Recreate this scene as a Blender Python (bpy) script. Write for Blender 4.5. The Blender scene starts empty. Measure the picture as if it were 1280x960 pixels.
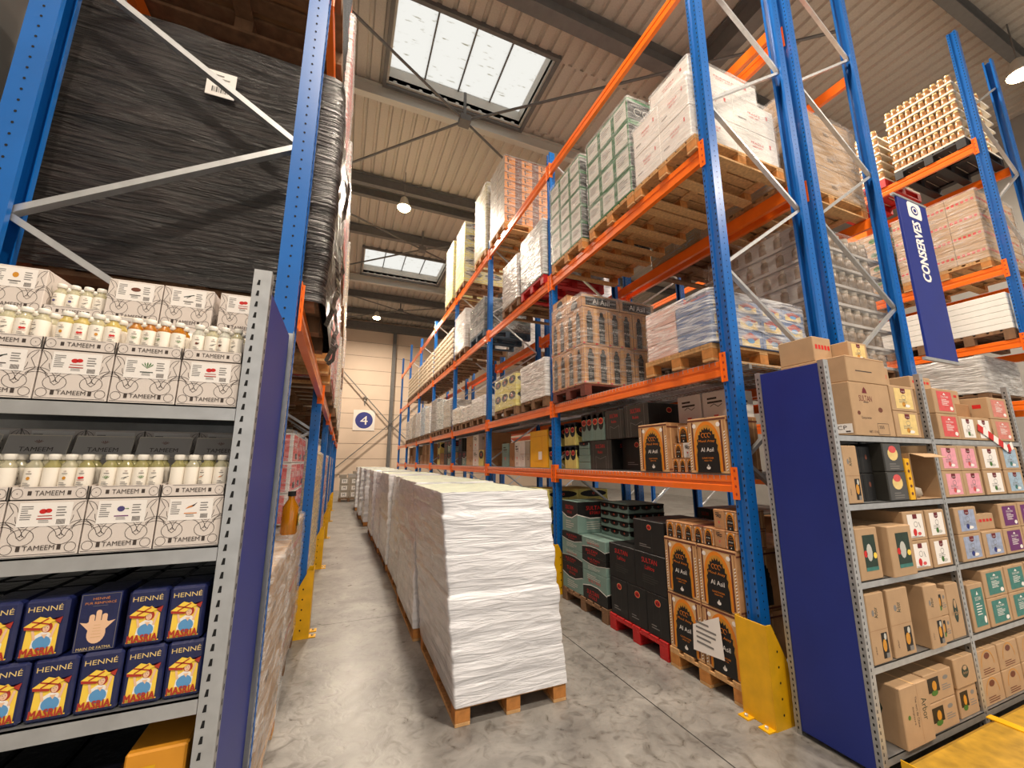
import bpy, math, random
from mathutils import Vector, Matrix, noise
random.seed(7)
C = bpy.context.scene.collection
PI = math.pi
ORD = ['first', 'second', 'third', 'fourth', 'fifth', 'sixth', 'seventh', 'eighth', 'ninth', 'tenth', 'eleventh', 'twelfth']

# ------------------------------------------------------------------ materials
MATS = {}
def nt(m):
    m.use_nodes = True
    return m.node_tree, m.node_tree.nodes['Principled BSDF']
def lin(c):
    return tuple((x / 12.92 if x <= .04045 else ((x + .055) / 1.055) ** 2.4) for x in c)
def mat(name, col, rough=.5, metal=0, var=.0, scale=8, bump=0, bscale=60, emit=0, spec=.5, stretch=(1, 1, 1), coat=0):
    """col is given in sRGB 0-1"""
    if name in MATS: return MATS[name]
    m = bpy.data.materials.new(name); t, b = nt(m)
    c = lin(col) + (1,)
    b.inputs['Base Color'].default_value = c
    b.inputs['Roughness'].default_value = rough
    b.inputs['Metallic'].default_value = metal
    b.inputs['Specular IOR Level'].default_value = spec
    if coat: b.inputs['Coat Weight'].default_value = coat
    if emit:
        b.inputs['Emission Color'].default_value = c; b.inputs['Emission Strength'].default_value = emit
    if var or bump:
        tc = t.nodes.new('ShaderNodeTexCoord'); mp = t.nodes.new('ShaderNodeMapping')
        mp.inputs['Scale'].default_value = stretch
        t.links.new(tc.outputs['Object'], mp.inputs['Vector'])
    if var:
        n = t.nodes.new('ShaderNodeTexNoise'); n.inputs['Scale'].default_value = scale; n.inputs['Detail'].default_value = 5
        t.links.new(mp.outputs['Vector'], n.inputs['Vector'])
        r = t.nodes.new('ShaderNodeMapRange'); r.inputs['From Min'].default_value = .3; r.inputs['From Max'].default_value = .7
        r.inputs['To Min'].default_value = 1 - var; r.inputs['To Max'].default_value = 1 + var
        t.links.new(n.outputs['Fac'], r.inputs['Value'])
        mx = t.nodes.new('ShaderNodeMix'); mx.data_type = 'RGBA'; mx.blend_type = 'MULTIPLY'; mx.inputs['Factor'].default_value = 1
        mx.inputs['A'].default_value = c
        t.links.new(r.outputs['Result'], mx.inputs['B']); t.links.new(mx.outputs['Result'], b.inputs['Base Color'])
    if bump:
        n2 = t.nodes.new('ShaderNodeTexNoise'); n2.inputs['Scale'].default_value = bscale; n2.inputs['Detail'].default_value = 4
        t.links.new(mp.outputs['Vector'], n2.inputs['Vector'])
        bp = t.nodes.new('ShaderNodeBump'); bp.inputs['Strength'].default_value = bump; bp.inputs['Distance'].default_value = .02
        t.links.new(n2.outputs['Fac'], bp.inputs['Height']); t.links.new(bp.outputs['Normal'], b.inputs['Normal'])
    MATS[name] = m
    return m

def film_mat(name, col=(.93, .93, .93), lo=.12, hi=.75, stretch=(2, 2, 16), rough=.22):
    """clear stretch film: streaky mix of see-through and glossy hazy plastic"""
    m = bpy.data.materials.new(name); t, b = nt(m)
    b.inputs['Base Color'].default_value = lin(col) + (1,); b.inputs['Roughness'].default_value = rough
    tc = t.nodes.new('ShaderNodeTexCoord'); mp = t.nodes.new('ShaderNodeMapping'); mp.inputs['Scale'].default_value = stretch
    mp.inputs['Rotation'].default_value = (.25, .2, 0)
    t.links.new(tc.outputs['Object'], mp.inputs['Vector'])
    n = t.nodes.new('ShaderNodeTexNoise'); n.inputs['Scale'].default_value = 2.2; n.inputs['Detail'].default_value = 7; n.inputs['Distortion'].default_value = .8
    t.links.new(mp.outputs['Vector'], n.inputs['Vector'])
    r = t.nodes.new('ShaderNodeMapRange'); r.inputs['From Min'].default_value = .38; r.inputs['From Max'].default_value = .72
    r.inputs['To Min'].default_value = lo; r.inputs['To Max'].default_value = hi
    t.links.new(n.outputs['Fac'], r.inputs['Value'])
    tr = t.nodes.new('ShaderNodeBsdfTransparent'); mx = t.nodes.new('ShaderNodeMixShader')
    t.links.new(r.outputs['Result'], mx.inputs[0]); t.links.new(tr.outputs[0], mx.inputs[1]); t.links.new(b.outputs[0], mx.inputs[2])
    bp = t.nodes.new('ShaderNodeBump'); bp.inputs['Strength'].default_value = .9; bp.inputs['Distance'].default_value = .03
    t.links.new(n.outputs['Fac'], bp.inputs['Height']); t.links.new(bp.outputs['Normal'], b.inputs['Normal'])
    t.links.new(mx.outputs[0], t.nodes['Material Output'].inputs['Surface'])
    MATS[name] = m
    return m

blue = mat('rack_blue_paint', (.05, .39, .71), .32, var=.06, scale=5, coat=.3)
orange = mat('rack_orange_paint', (.97, .45, .10), .3, var=.05, coat=.3)
yellow = mat('guard_yellow_paint', (.90, .68, .05), .42, var=.12, scale=9)
yellow_worn = mat('worn_yellow_paint', (.66, .51, .14), .6, var=.28, scale=14)
hole = mat('dark_slot', (.03, .03, .04), .8)
zinc = mat('galvanised_steel', (.66, .67, .68), .42, .75, var=.14, scale=22)
zinc_lt = mat('bright_galvanised_steel', (.78, .79, .80), .36, .7, var=.1, scale=18)
navy = mat('navy_panel', (.08, .16, .50), .45, var=.05, scale=4)
kraft = mat('kraft_cardboard', (.71, .585, .45), .8, var=.07, scale=9, bump=.05, bscale=160)
kraft_dk = mat('brown_cardboard', (.62, .46, .31), .85, var=.08, scale=9)
wood = mat('pallet_wood', (.77, .60, .40), .75, var=.22, scale=6, stretch=(6, 6, 1), bump=.1)
wood_blk = mat('pallet_block_wood', (.74, .49, .24), .75, var=.2, scale=18, bump=.1)
wood_old = mat('weathered_pallet_wood', (.50, .37, .26), .8, var=.28, scale=5, stretch=(3, 3, 1), bump=.1)
redpal = mat('red_pallet_paint', (.72, .10, .10), .55, var=.2)
brnpal = mat('red_brown_pallet_paint', (.42, .20, .15), .7, var=.25)
blkpal = mat('black_pallet_plastic', (.10, .10, .11), .5)
cream = mat('cream_printed_card', (.87, .83, .80), .6, var=.02)
ink = mat('dark_print_ink', (.26, .22, .20), .7)
paper = mat('white_paper', (.95, .93, .91), .6)
whitecard = mat('white_carton_card', (.87, .85, .83), .65, var=.04)
grey = mat('grey_print', (.50, .49, .48), .7)
red = mat('red_print', (.80, .13, .12), .55)
brick = mat('brick_red_print', (.68, .20, .14), .6)
pink = mat('pink_print', (.91, .62, .68), .55, var=.12, scale=30)
rose = mat('rose_print', (.84, .33, .33), .55, var=.12, scale=30)
pale_rose = mat('faded_rose_print', (.82, .50, .45), .55, var=.14, scale=30)
sky = mat('pale_blue_print', (.62, .72, .80), .55, var=.18, scale=30)
steel_bl = mat('lavender_blue_print', (.60, .65, .76), .55, var=.22, scale=26)
purple = mat('purple_print', (.42, .15, .42), .5, var=.1)
teal = mat('teal_print', (.22, .48, .45), .5, var=.2, scale=26)
green = mat('green_print', (.25, .45, .17), .55)
dkgreen = mat('dark_green_print', (.10, .20, .16), .5, var=.3, scale=26)
straw = mat('straw_yellow_print', (.90, .79, .52), .55, var=.1, scale=26)
gold = mat('gold_print', (.80, .55, .16), .5, var=.12, scale=20)
amber_ink = mat('amber_print', (.90, .52, .08), .5)
black = mat('black_carton_card', (.085, .08, .08), .5, var=.1)
blackpr = mat('black_print', (.05, .045, .045), .5)
char = mat('charcoal_carton_card', (.20, .195, .18), .5, var=.1)
sea = mat('grey_green_carton_card', (.47, .58, .55), .55, var=.07)
lemon = mat('yellow_carton_card', (.84, .80, .46), .55, var=.06)
sunny = mat('bright_yellow_card', (.93, .70, .06), .5, var=.05)
ochre = mat('ochre_carton_card', (.86, .58, .14), .6, var=.08)
tan = mat('tan_printed_card', (.72, .53, .36), .6, var=.12, scale=22)
tan_lt = mat('pale_tan_print', (.86, .70, .50), .6, var=.08, scale=30)
brown = mat('brown_print', (.42, .22, .15), .6, var=.1)
plum = mat('dark_red_tab_print', (.42, .07, .12), .55)
grn_card = mat('green_carton_card', (.13, .40, .22), .5, var=.08)
greyw = mat('grey_white_panel', (.76, .76, .73), .55, var=.08, scale=12)
orange_pr = mat('orange_carton_print', (.82, .52, .25), .55, var=.08)
mush = mat('grey_wrapped_card', (.66, .62, .56), .45, var=.12, scale=6)
bale = mat('cream_sack', (.91, .85, .75), .5, var=.1, scale=6)
skin = mat('skin_tone_print', (.93, .76, .62), .6)
ltblue = mat('light_blue_print', (.36, .60, .80), .55)
henna_card = mat('navy_shrink_wrapped_card', (.11, .14, .32), .25, var=.12, scale=20, bump=.1, bscale=50, coat=.5)
henna_dark = mat('black_shrink_wrapped_card', (.06, .065, .10), .22, var=.2, scale=20, bump=.15, bscale=40, coat=.5)
hennayel = mat('warm_yellow_print', (.98, .83, .30), .5)
cap_m = mat('white_bottle_cap', (.90, .88, .84), .4)
label_m = mat('bottle_paper_label', (.95, .92, .87), .5)
jar_lid = mat('gold_jar_lid', (.85, .76, .55), .35, .4)
jar_food = mat('jar_contents', (.72, .52, .34), .3, var=.4, scale=14, coat=.5)
jar_grey = mat('dull_jar_contents', (.52, .45, .38), .35, var=.3, scale=14)
tray_card = mat('white_tray_card', (.91, .87, .80), .6)
tray_grey = mat('grey_tray_card', (.68, .66, .64), .6)
concrete_px = None
whitefilm = None
film = film_mat('clear_stretch_film')
film_thin = film_mat('thin_clear_stretch_film', lo=.05, hi=.42)
film_clear = film_mat('barely_hazy_stretch_film', lo=.03, hi=.24)
film_white = film_mat('hazy_stretch_film', lo=.35, hi=.97)
mats_liq = {}
def liquid(name, col, a=.85):
    m = bpy.data.materials.new(name); t, b = nt(m)
    b.inputs['Base Color'].default_value = lin(col) + (1,); b.inputs['Roughness'].default_value = .08
    b.inputs['Transmission Weight'].default_value = .6; b.inputs['IOR'].default_value = 1.4
    b.inputs['Coat Weight'].default_value = .6
    mats_liq[name] = m
    return m
LIQ = {'pale': liquid('pale_oil', (.90, .88, .76)), 'yellow': liquid('yellow_oil', (.93, .85, .52)), 'amber': liquid('amber_oil', (.86, .58, .08)), 'clear': liquid('clear_oil', (.92, .92, .88)), 'olive': liquid('olive_oil', (.80, .77, .52))}

def white_wrap():
    m = bpy.data.materials.new('white_wrapping_film'); t, b = nt(m)
    tc = t.nodes.new('ShaderNodeTexCoord'); mp = t.nodes.new('ShaderNodeMapping'); mp.inputs['Scale'].default_value = (1.6, 1.6, 13)
    t.links.new(tc.outputs['Object'], mp.inputs['Vector'])
    n = t.nodes.new('ShaderNodeTexNoise'); n.inputs['Scale'].default_value = 2; n.inputs['Detail'].default_value = 6; n.inputs['Distortion'].default_value = 1.2
    t.links.new(mp.outputs['Vector'], n.inputs['Vector'])
    r = t.nodes.new('ShaderNodeValToRGB'); r.color_ramp.elements[0].position = .3; r.color_ramp.elements[1].position = .7
    r.color_ramp.elements[0].color = lin((.86, .865, .88)) + (1,); r.color_ramp.elements[1].color = lin((.92, .92, .935)) + (1,)
    t.links.new(n.outputs['Fac'], r.inputs['Fac']); t.links.new(r.outputs['Color'], b.inputs['Base Color'])
    bp = t.nodes.new('ShaderNodeBump'); bp.inputs['Strength'].default_value = .55; bp.inputs['Distance'].default_value = .03
    t.links.new(n.outputs['Fac'], bp.inputs['Height']); t.links.new(bp.outputs['Normal'], b.inputs['Normal'])
    b.inputs['Roughness'].default_value = .2; b.inputs['Coat Weight'].default_value = .5; b.inputs['Coat Roughness'].default_value = .12
    MATS['wwrap'] = m
    return m
whitefilm = white_wrap()
def black_wrap():
    m = bpy.data.materials.new('black_wrapping_film'); t, b = nt(m)
    tc = t.nodes.new('ShaderNodeTexCoord'); mp = t.nodes.new('ShaderNodeMapping'); mp.inputs['Scale'].default_value = (1.6, 1.6, 22); mp.inputs['Rotation'].default_value = (0, .16, 0)
    t.links.new(tc.outputs['Object'], mp.inputs['Vector'])
    n = t.nodes.new('ShaderNodeTexNoise'); n.inputs['Scale'].default_value = 2.4; n.inputs['Detail'].default_value = 8; n.inputs['Distortion'].default_value = .6
    t.links.new(mp.outputs['Vector'], n.inputs['Vector'])
    r = t.nodes.new('ShaderNodeValToRGB'); r.color_ramp.elements[0].position = .35; r.color_ramp.elements[1].position = .75
    r.color_ramp.elements[0].color = lin((.05, .045, .045)) + (1,); r.color_ramp.elements[1].color = lin((.19, .155, .145)) + (1,)
    t.links.new(n.outputs['Fac'], r.inputs['Fac']); t.links.new(r.outputs['Color'], b.inputs['Base Color'])
    bp = t.nodes.new('ShaderNodeBump'); bp.inputs['Strength'].default_value = .8; bp.inputs['Distance'].default_value = .03
    t.links.new(n.outputs['Fac'], bp.inputs['Height']); t.links.new(bp.outputs['Normal'], b.inputs['Normal'])
    b.inputs['Roughness'].default_value = .28
    return m
blackfilm = black_wrap()

# ------------------------------------------------------------------ mesh builder
_txt = {}
def text_tris(s):
    if s not in _txt:
        cu = bpy.data.curves.new('t', 'FONT'); cu.body = s; cu.resolution_u = 2; cu.size = 1; cu.align_x = 'CENTER'
        o = bpy.data.objects.new('t', cu); C.objects.link(o)
        bpy.context.view_layer.update()
        me = o.evaluated_get(bpy.context.evaluated_depsgraph_get()).to_mesh()
        vs = [(v.co.x, v.co.y) for v in me.vertices]; fs = [tuple(p.vertices) for p in me.polygons]
        bpy.data.objects.remove(o); bpy.data.curves.remove(cu)
        xs = [v[0] for v in vs] or [0, 1]; ys = [v[1] for v in vs] or [0, 1]
        _txt[s] = (vs, fs, min(xs), max(xs), min(ys), max(ys))
    return _txt[s]

class MB:
    def __init__(s): s.v = []; s.f = []; s.m = []; s.mats = []; s.sm = []
    def mi(s, m):
        if m not in s.mats: s.mats.append(m)
        return s.mats.index(m)
    def face(s, pts, m, smooth=False):
        i = len(s.v); s.v += [tuple(p) for p in pts]; s.f.append(tuple(range(i, i + len(pts)))); s.m.append(s.mi(m)); s.sm.append(smooth)
    def geo(s, vs, fs, m, smooth=False):
        i = len(s.v); s.v += [tuple(p) for p in vs]; k = s.mi(m)
        for f in fs: s.f.append(tuple(i + j for j in f)); s.m.append(k); s.sm.append(smooth)
    def box(s, x0, y0, z0, x1, y1, z1, m, c=0):
        if x1 < x0: x0, x1 = x1, x0
        if y1 < y0: y0, y1 = y1, y0
        if z1 < z0: z0, z1 = z1, z0
        if not c:
            s.geo([(x0, y0, z0), (x1, y0, z0), (x1, y1, z0), (x0, y1, z0), (x0, y0, z1), (x1, y0, z1), (x1, y1, z1), (x0, y1, z1)],
                  [(0, 3, 2, 1), (4, 5, 6, 7), (0, 1, 5, 4), (1, 2, 6, 5), (2, 3, 7, 6), (3, 0, 4, 7)], m); return
        vs = []; idx = {}
        for a, x in ((0, x0), (1, x1)):
            for b, y in ((0, y0), (1, y1)):
                for d, z in ((0, z0), (1, z1)):
                    sx, sy, sz = (1 - 2 * a) * c, (1 - 2 * b) * c, (1 - 2 * d) * c
                    for ax, p in (('x', (x, y + sy, z + sz)), ('y', (x + sx, y, z + sz)), ('z', (x + sx, y + sy, z))):
                        idx[(a, b, d, ax)] = len(vs); vs.append(p)
        g = lambda a, b, d, ax: idx[(a, b, d, ax)]
        fs = []
        for a in (0, 1):
            q = [g(a, 0, 0, 'x'), g(a, 1, 0, 'x'), g(a, 1, 1, 'x'), g(a, 0, 1, 'x')]; fs.append(q if a else q[::-1])
            q = [g(0, a, 0, 'y'), g(1, a, 0, 'y'), g(1, a, 1, 'y'), g(0, a, 1, 'y')]; fs.append(q[::-1] if a else q)
            q = [g(0, 0, a, 'z'), g(1, 0, a, 'z'), g(1, 1, a, 'z'), g(0, 1, a, 'z')]; fs.append(q if a else q[::-1])
        ctr = Vector(((x0 + x1) / 2, (y0 + y1) / 2, (z0 + z1) / 2))
        def add(q):
            p = [Vector(vs[i]) for i in q]; n = (p[1] - p[0]).cross(p[2] - p[0])
            fs.append(q if n.dot(sum(p, Vector()) / len(p) - ctr) > 0 else q[::-1])
        for a in (0, 1):
            for b in (0, 1):
                add([g(a, b, 0, 'x'), g(a, b, 1, 'x'), g(a, b, 1, 'y'), g(a, b, 0, 'y')])
                add([g(a, 0, b, 'x'), g(a, 1, b, 'x'), g(a, 1, b, 'z'), g(a, 0, b, 'z')])
                add([g(0, a, b, 'y'), g(1, a, b, 'y'), g(1, a, b, 'z'), g(0, a, b, 'z')])
                for d in (0, 1): add([g(a, b, d, 'x'), g(a, b, d, 'y'), g(a, b, d, 'z')])
        s.geo(vs, fs, m)
    def bar(s, p, q, w, h, m, up=(0, 0, 1)):
        p, q, up = Vector(p), Vector(q), Vector(up); d = (q - p).normalized()
        if abs(d.dot(up)) > .99: up = Vector((1, 0, 0))
        r = d.cross(up).normalized() * w / 2; u = r.cross(d).normalized() * h / 2
        vs = [e + a * r + b * u for e in (p, q) for a, b in ((-1, -1), (1, -1), (1, 1), (-1, 1))]
        s.geo(vs, [(0, 1, 2, 3), (7, 6, 5, 4), (0, 4, 5, 1), (1, 5, 6, 2), (2, 6, 7, 3), (3, 7, 4, 0)], m)
    def tube(s, p, q, r, m, n=10, r2=None):
        p, q = Vector(p), Vector(q); d = (q - p).normalized(); a = d.orthogonal().normalized(); b = d.cross(a); r2 = r if r2 is None else r2
        vs = [e + (a * math.cos(2 * PI * k / n) + b * math.sin(2 * PI * k / n)) * rr for e, rr in ((p, r), (q, r2)) for k in range(n)]
        s.geo(vs, [(k, (k + 1) % n, n + (k + 1) % n, n + k) for k in range(n)], m, True)
        s.geo(vs, [tuple(range(n))[::-1], tuple(range(n, 2 * n))], m)
    def lathe(s, prof, m, n=14, o=(0, 0, 0), smooth=True):
        vs = [(o[0] + r * math.cos(2 * PI * k / n), o[1] + r * math.sin(2 * PI * k / n), o[2] + z) for r, z in prof for k in range(n)]
        fs = [(i * n + k, i * n + (k + 1) % n, (i + 1) * n + (k + 1) % n, (i + 1) * n + k) for i in range(len(prof) - 1) for k in range(n)]
        s.geo(vs, fs, m, smooth)
        s.geo(vs, [tuple(range(n))[::-1], tuple(range((len(prof) - 1) * n, len(prof) * n))], m)
    def prism(s, prof, a0, a1, m, axis='z'):
        n = len(prof)
        P = {'z': lambda u, v, a: (u, v, a), 'y': lambda u, v, a: (u, a, v), 'x': lambda u, v, a: (a, u, v)}[axis]
        vs = [P(u, v, a) for a in (a0, a1) for u, v in prof]
        s.geo(vs, [(k, (k + 1) % n, n + (k + 1) % n, n + k) for k in range(n)] + [tuple(range(n))[::-1], tuple(range(n, 2 * n))], m)
    def mesh(s, name):
        me = bpy.data.meshes.new(name); me.from_pydata(s.v, [], s.f)
        for m in s.mats: me.materials.append(m)
        me.polygons.foreach_set('material_index', s.m); me.polygons.foreach_set('use_smooth', s.sm)
        me.update()
        return me
    def build(s, name, parent=None, loc=(0, 0, 0), rz=0):
        return inst(s.mesh(name), name, parent, loc, rz)

class Fr:
    """a flat frame on a face: origin, right, up; prints polygons a hair off the face"""
    def __init__(s, mb, o, u, v, l=.0008): s.mb = mb; s.o = Vector(o); s.u = Vector(u).normalized(); s.v = Vector(v).normalized(); s.n = s.u.cross(s.v); s.l = l
    def p(s, a, b, k=1): return s.o + s.u * a + s.v * b + s.n * (s.l * k)
    def rect(s, a0, b0, a1, b1, m, k=1): s.mb.face([s.p(a0, b0, k), s.p(a1, b0, k), s.p(a1, b1, k), s.p(a0, b1, k)], m)
    def poly(s, pts, m, k=1): s.mb.face([s.p(a, b, k) for a, b in pts], m)
    def ell(s, a, b, ra, rb, m, k=1, n=16, t0=0, t1=2 * PI): s.poly([(a + ra * math.cos(t0 + (t1 - t0) * i / n), b + rb * math.sin(t0 + (t1 - t0) * i / n)) for i in range(n)], m, k)
    def line(s, pts, w, m, k=1, close=False):
        if close: pts = list(pts) + [pts[0]]
        for (a, b), (c, d) in zip(pts, pts[1:]):
            L = math.hypot(c - a, d - b) or 1; x, y = -(d - b) / L * w / 2, (c - a) / L * w / 2
            s.poly([(a + x, b + y), (a - x, b - y), (c - x, d - y), (c + x, d + y)], m, k)
    def arc(s, a, b, r, t0, t1, w, m, k=1, n=10, rb=None):
        rb = rb or r
        s.line([(a + r * math.cos(t0 + (t1 - t0) * i / n), b + rb * math.sin(t0 + (t1 - t0) * i / n)) for i in range(n + 1)], w, m, k)
    def text(s, t, a, b, h, m, k=2, w=None, rot=0, bold=0):
        if bold:
            for i, (p, q) in enumerate(((1, 1), (-1, 1), (1, -1), (-1, -1))): s.text(t, a + p * bold, b + q * bold, h, m, k + i * .02, w, rot)
            return
        vs, fs, x0, x1, y0, y1 = text_tris(t)
        sc = h / max(y1 - y0, 1e-6); sx = (w / (x1 - x0)) if w else sc; cr, sr = math.cos(rot), math.sin(rot); out = []
        for x, y in vs:
            x = (x - (x0 + x1) / 2) * sx; y = (y - (y0 + y1) / 2) * sc
            out.append(s.p(a + x * cr - y * sr, b + x * sr + y * cr, k))
        s.mb.geo(out, fs, m)

def fronts(mb, w, d, h, l=.0012):
    """frames of the four sides of a box that stands on the origin: front, right side, back, left side"""
    return [Fr(mb, (-w / 2, 0, 0), (1, 0, 0), (0, 0, 1), l), Fr(mb, (w / 2, 0, 0), (0, 1, 0), (0, 0, 1), l), Fr(mb, (w / 2, d, 0), (-1, 0, 0), (0, 0, 1), l), Fr(mb, (-w / 2, d, 0), (0, -1, 0), (0, 0, 1), l)]

# ------------------------------------------------------------------ objects
LABELS = {}
def inst(me, name, parent=None, loc=(0, 0, 0), rz=0, rx=0, ry=0):
    o = bpy.data.objects.new(name, me); C.objects.link(o)
    o.location = loc; o.rotation_euler = (rx, ry, rz)
    if parent is not None: o.parent = parent
    return o
def tag(o, label, cat, group=None):
    o['label'] = label; o['category'] = cat
    if group: o['group'] = group
    LABELS.setdefault(label, []).append(group)
    return o
def thing(name, label, cat, loc=(0, 0, 0), rz=0, group=None):
    o = bpy.data.objects.new(name, None); C.objects.link(o); o.empty_display_size = .1
    o.location = loc; o.rotation_euler = (0, 0, rz)
    return tag(o, label, cat, group)
def struct(o):
    o['kind'] = 'structure'; return o
LAMP_W, SKY_S, EXPO = 500, 1.06, -0.13
# ------------------------------------------------------------------ building shell
def floor_mat():
    m = bpy.data.materials.new('polished_concrete'); t, b = nt(m)
    tc = t.nodes.new('ShaderNodeTexCoord')
    n = t.nodes.new('ShaderNodeTexNoise'); n.inputs['Scale'].default_value = 2.2; n.inputs['Detail'].default_value = 9; n.inputs['Roughness'].default_value = .65; n.inputs['Distortion'].default_value = .5
    n2 = t.nodes.new('ShaderNodeTexNoise'); n2.inputs['Scale'].default_value = 9; n2.inputs['Detail'].default_value = 8; n2.inputs['Distortion'].default_value = 1.6
    t.links.new(tc.outputs['Object'], n.inputs['Vector']); t.links.new(tc.outputs['Object'], n2.inputs['Vector'])
    r = t.nodes.new('ShaderNodeValToRGB'); r.color_ramp.elements[0].position = .3; r.color_ramp.elements[1].position = .72
    r.color_ramp.elements[0].color = lin((.40, .39, .38)) + (1,); r.color_ramp.elements[1].color = lin((.63, .62, .60)) + (1,)
    t.links.new(n.outputs['Fac'], r.inputs['Fac'])
    r2 = t.nodes.new('ShaderNodeValToRGB'); r2.color_ramp.elements[0].position = .30; r2.color_ramp.elements[1].position = .50
    r2.color_ramp.elements[0].color = (.62, .6, .58, 1); r2.color_ramp.elements[1].color = (1, 1, 1, 1)
    t.links.new(n2.outputs['Fac'], r2.inputs['Fac'])
    mx = t.nodes.new('ShaderNodeMix'); mx.data_type = 'RGBA'; mx.blend_type = 'MULTIPLY'; mx.inputs['Factor'].default_value = 1
    t.links.new(r.outputs['Color'], mx.inputs['A']); t.links.new(r2.outputs['Color'], mx.inputs['B']); t.links.new(mx.outputs['Result'], b.inputs['Base Color'])
    rr = t.nodes.new('ShaderNodeMapRange'); rr.inputs['To Min'].default_value = .18; rr.inputs['To Max'].default_value = .5
    t.links.new(n2.outputs['Fac'], rr.inputs['Value']); t.links.new(rr.outputs['Result'], b.inputs['Roughness'])
    bp = t.nodes.new('ShaderNodeBump'); bp.inputs['Strength'].default_value = .12; bp.inputs['Distance'].default_value = .02
    t.links.new(n2.outputs['Fac'], bp.inputs['Height']); t.links.new(bp.outputs['Normal'], b.inputs['Normal'])
    return m
def wall_mat(name, col, pitch, axis='Z'):
    m = mat(name, col, .6, var=.04, scale=.6)
    return m
deck_m = mat('roof_deck_metal', (.72, .68, .63), .6, var=.08, scale=30)
steel = mat('painted_roof_steel', (.40, .39, .38), .55, var=.1)
steel_lt = mat('light_roof_steel', (.74, .72, .68), .5)
wallm = mat('wall_panel_paint', (.86, .77, .68), .6, var=.05, scale=.7)
seam = mat('wall_seam', (.52, .44, .38), .8)
wallgrey = mat('grey_wall_paint', (.58, .57, .55), .7, var=.06, scale=2)
joint = mat('floor_joint', (.20, .19, .18), .9)

X0, X1, YB, YF, ZR = -1.62, 15.5, -7.0, 26.0, 10.4
b = MB(); fm = floor_mat()
b.box(X0 - .2, YB, -.2, X1 + .2, YF + .2, 0, fm)
f = Fr(b, (0, 0, 0), (1, 0, 0), (0, 1, 0), .001)
f.rect(2.10, YB, 2.108, YF, joint); f.rect(X0, 4.9, 2.1, 4.906, joint); f.rect(X0, 12.9, 2.1, 12.906, joint); f.rect(6.4, YB, 6.408, YF, joint)
struct(b.build('floor'))

b = MB(); b.box(X0 - .2, YF, 0, X1 + .2, YF + .2, ZR + .3, wallm)
f = Fr(b, (0, YF, 0), (1, 0, 0), (0, 0, 1), .004)
for k in range(1, 12): f.rect(X0, k * .9 - .012, X1, k * .9 + .012, seam)
struct(b.build('wall_back'))
b = MB(); b.box(X0 - .2, YB, 0, X0, YF, ZR + .3, wallgrey); struct(b.build('wall_left'))
b = MB(); b.box(X1, YB, 0, X1 + .2, YF, ZR + .3, wallgrey); struct(b.build('wall_right'))
b = MB(); b.box(X0 - .2, YB - .2, 5.2, X1 + .2, YB, ZR + .3, wallgrey); struct(b.build('wall_light_block'))  # unseen wall above the open back, added to cut sky light from behind

def deck(mb, x0, x1, y0, y1):
    p = []; x = x0; pitch = .30
    while x < x1 - 1e-6:
        for dx, dz in ((0, 0), (.19, 0), (.215, .05), (.275, .05)):
            if x + dx <= x1: p.append((x + dx, ZR + dz))
        x += pitch
    p += [(x1, ZR), (x1, ZR + .12), (x0, ZR + .12)]
    mb.prism(p[::-1], y0, y1, deck_m, 'y')
SK = [(.38, 3.70, 6.50, 8.42), (.30, 3.78, 16.55, 18.95)]
b = MB(); ys = [YB]
for (a0, a1, c0, c1) in SK:
    deck(b, X0 - .2, X1 + .2, ys[-1], c0); deck(b, X0 - .2, a0, c0, c1); deck(b, a1, X1 + .2, c0, c1); ys.append(c1)
deck(b, X0 - .2, X1 + .2, ys[-1], YF + .2)
struct(b.build('ceiling'))

def sky_pane():
    m = bpy.data.materials.new('skylight_polycarbonate'); t, bs = nt(m)
    t.nodes.remove(bs)
    tc = t.nodes.new('ShaderNodeTexCoord'); mp = t.nodes.new('ShaderNodeMapping'); mp.inputs['Scale'].default_value = (1.2, 9, 1); mp.inputs['Rotation'].default_value = (0, 0, .08)
    t.links.new(tc.outputs['Object'], mp.inputs['Vector'])
    n = t.nodes.new('ShaderNodeTexNoise'); n.inputs['Scale'].default_value = 2.6; n.inputs['Detail'].default_value = 5
    t.links.new(mp.outputs['Vector'], n.inputs['Vector'])
    r = t.nodes.new('ShaderNodeValToRGB'); r.color_ramp.elements[0].position = .30; r.color_ramp.elements[1].position = .36
    r.color_ramp.elements[0].color = (.5, .47, .38, 1); r.color_ramp.elements[1].color = (.97, .97, .95, 1)
    t.links.new(n.outputs['Fac'], r.inputs['Fac'])
    tr = t.nodes.new('ShaderNodeBsdfTransparent'); tl = t.nodes.new('ShaderNodeBsdfTranslucent'); mx = t.nodes.new('ShaderNodeMixShader'); mx.inputs[0].default_value = .35
    t.links.new(r.outputs['Color'], tr.inputs['Color']); t.links.new(r.outputs['Color'], tl.inputs['Color'])
    t.links.new(tr.outputs[0], mx.inputs[1]); t.links.new(tl.outputs[0], mx.inputs[2]); t.links.new(mx.outputs[0], t.nodes['Material Output'].inputs['Surface'])
    return m
pane_m = sky_pane()
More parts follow.
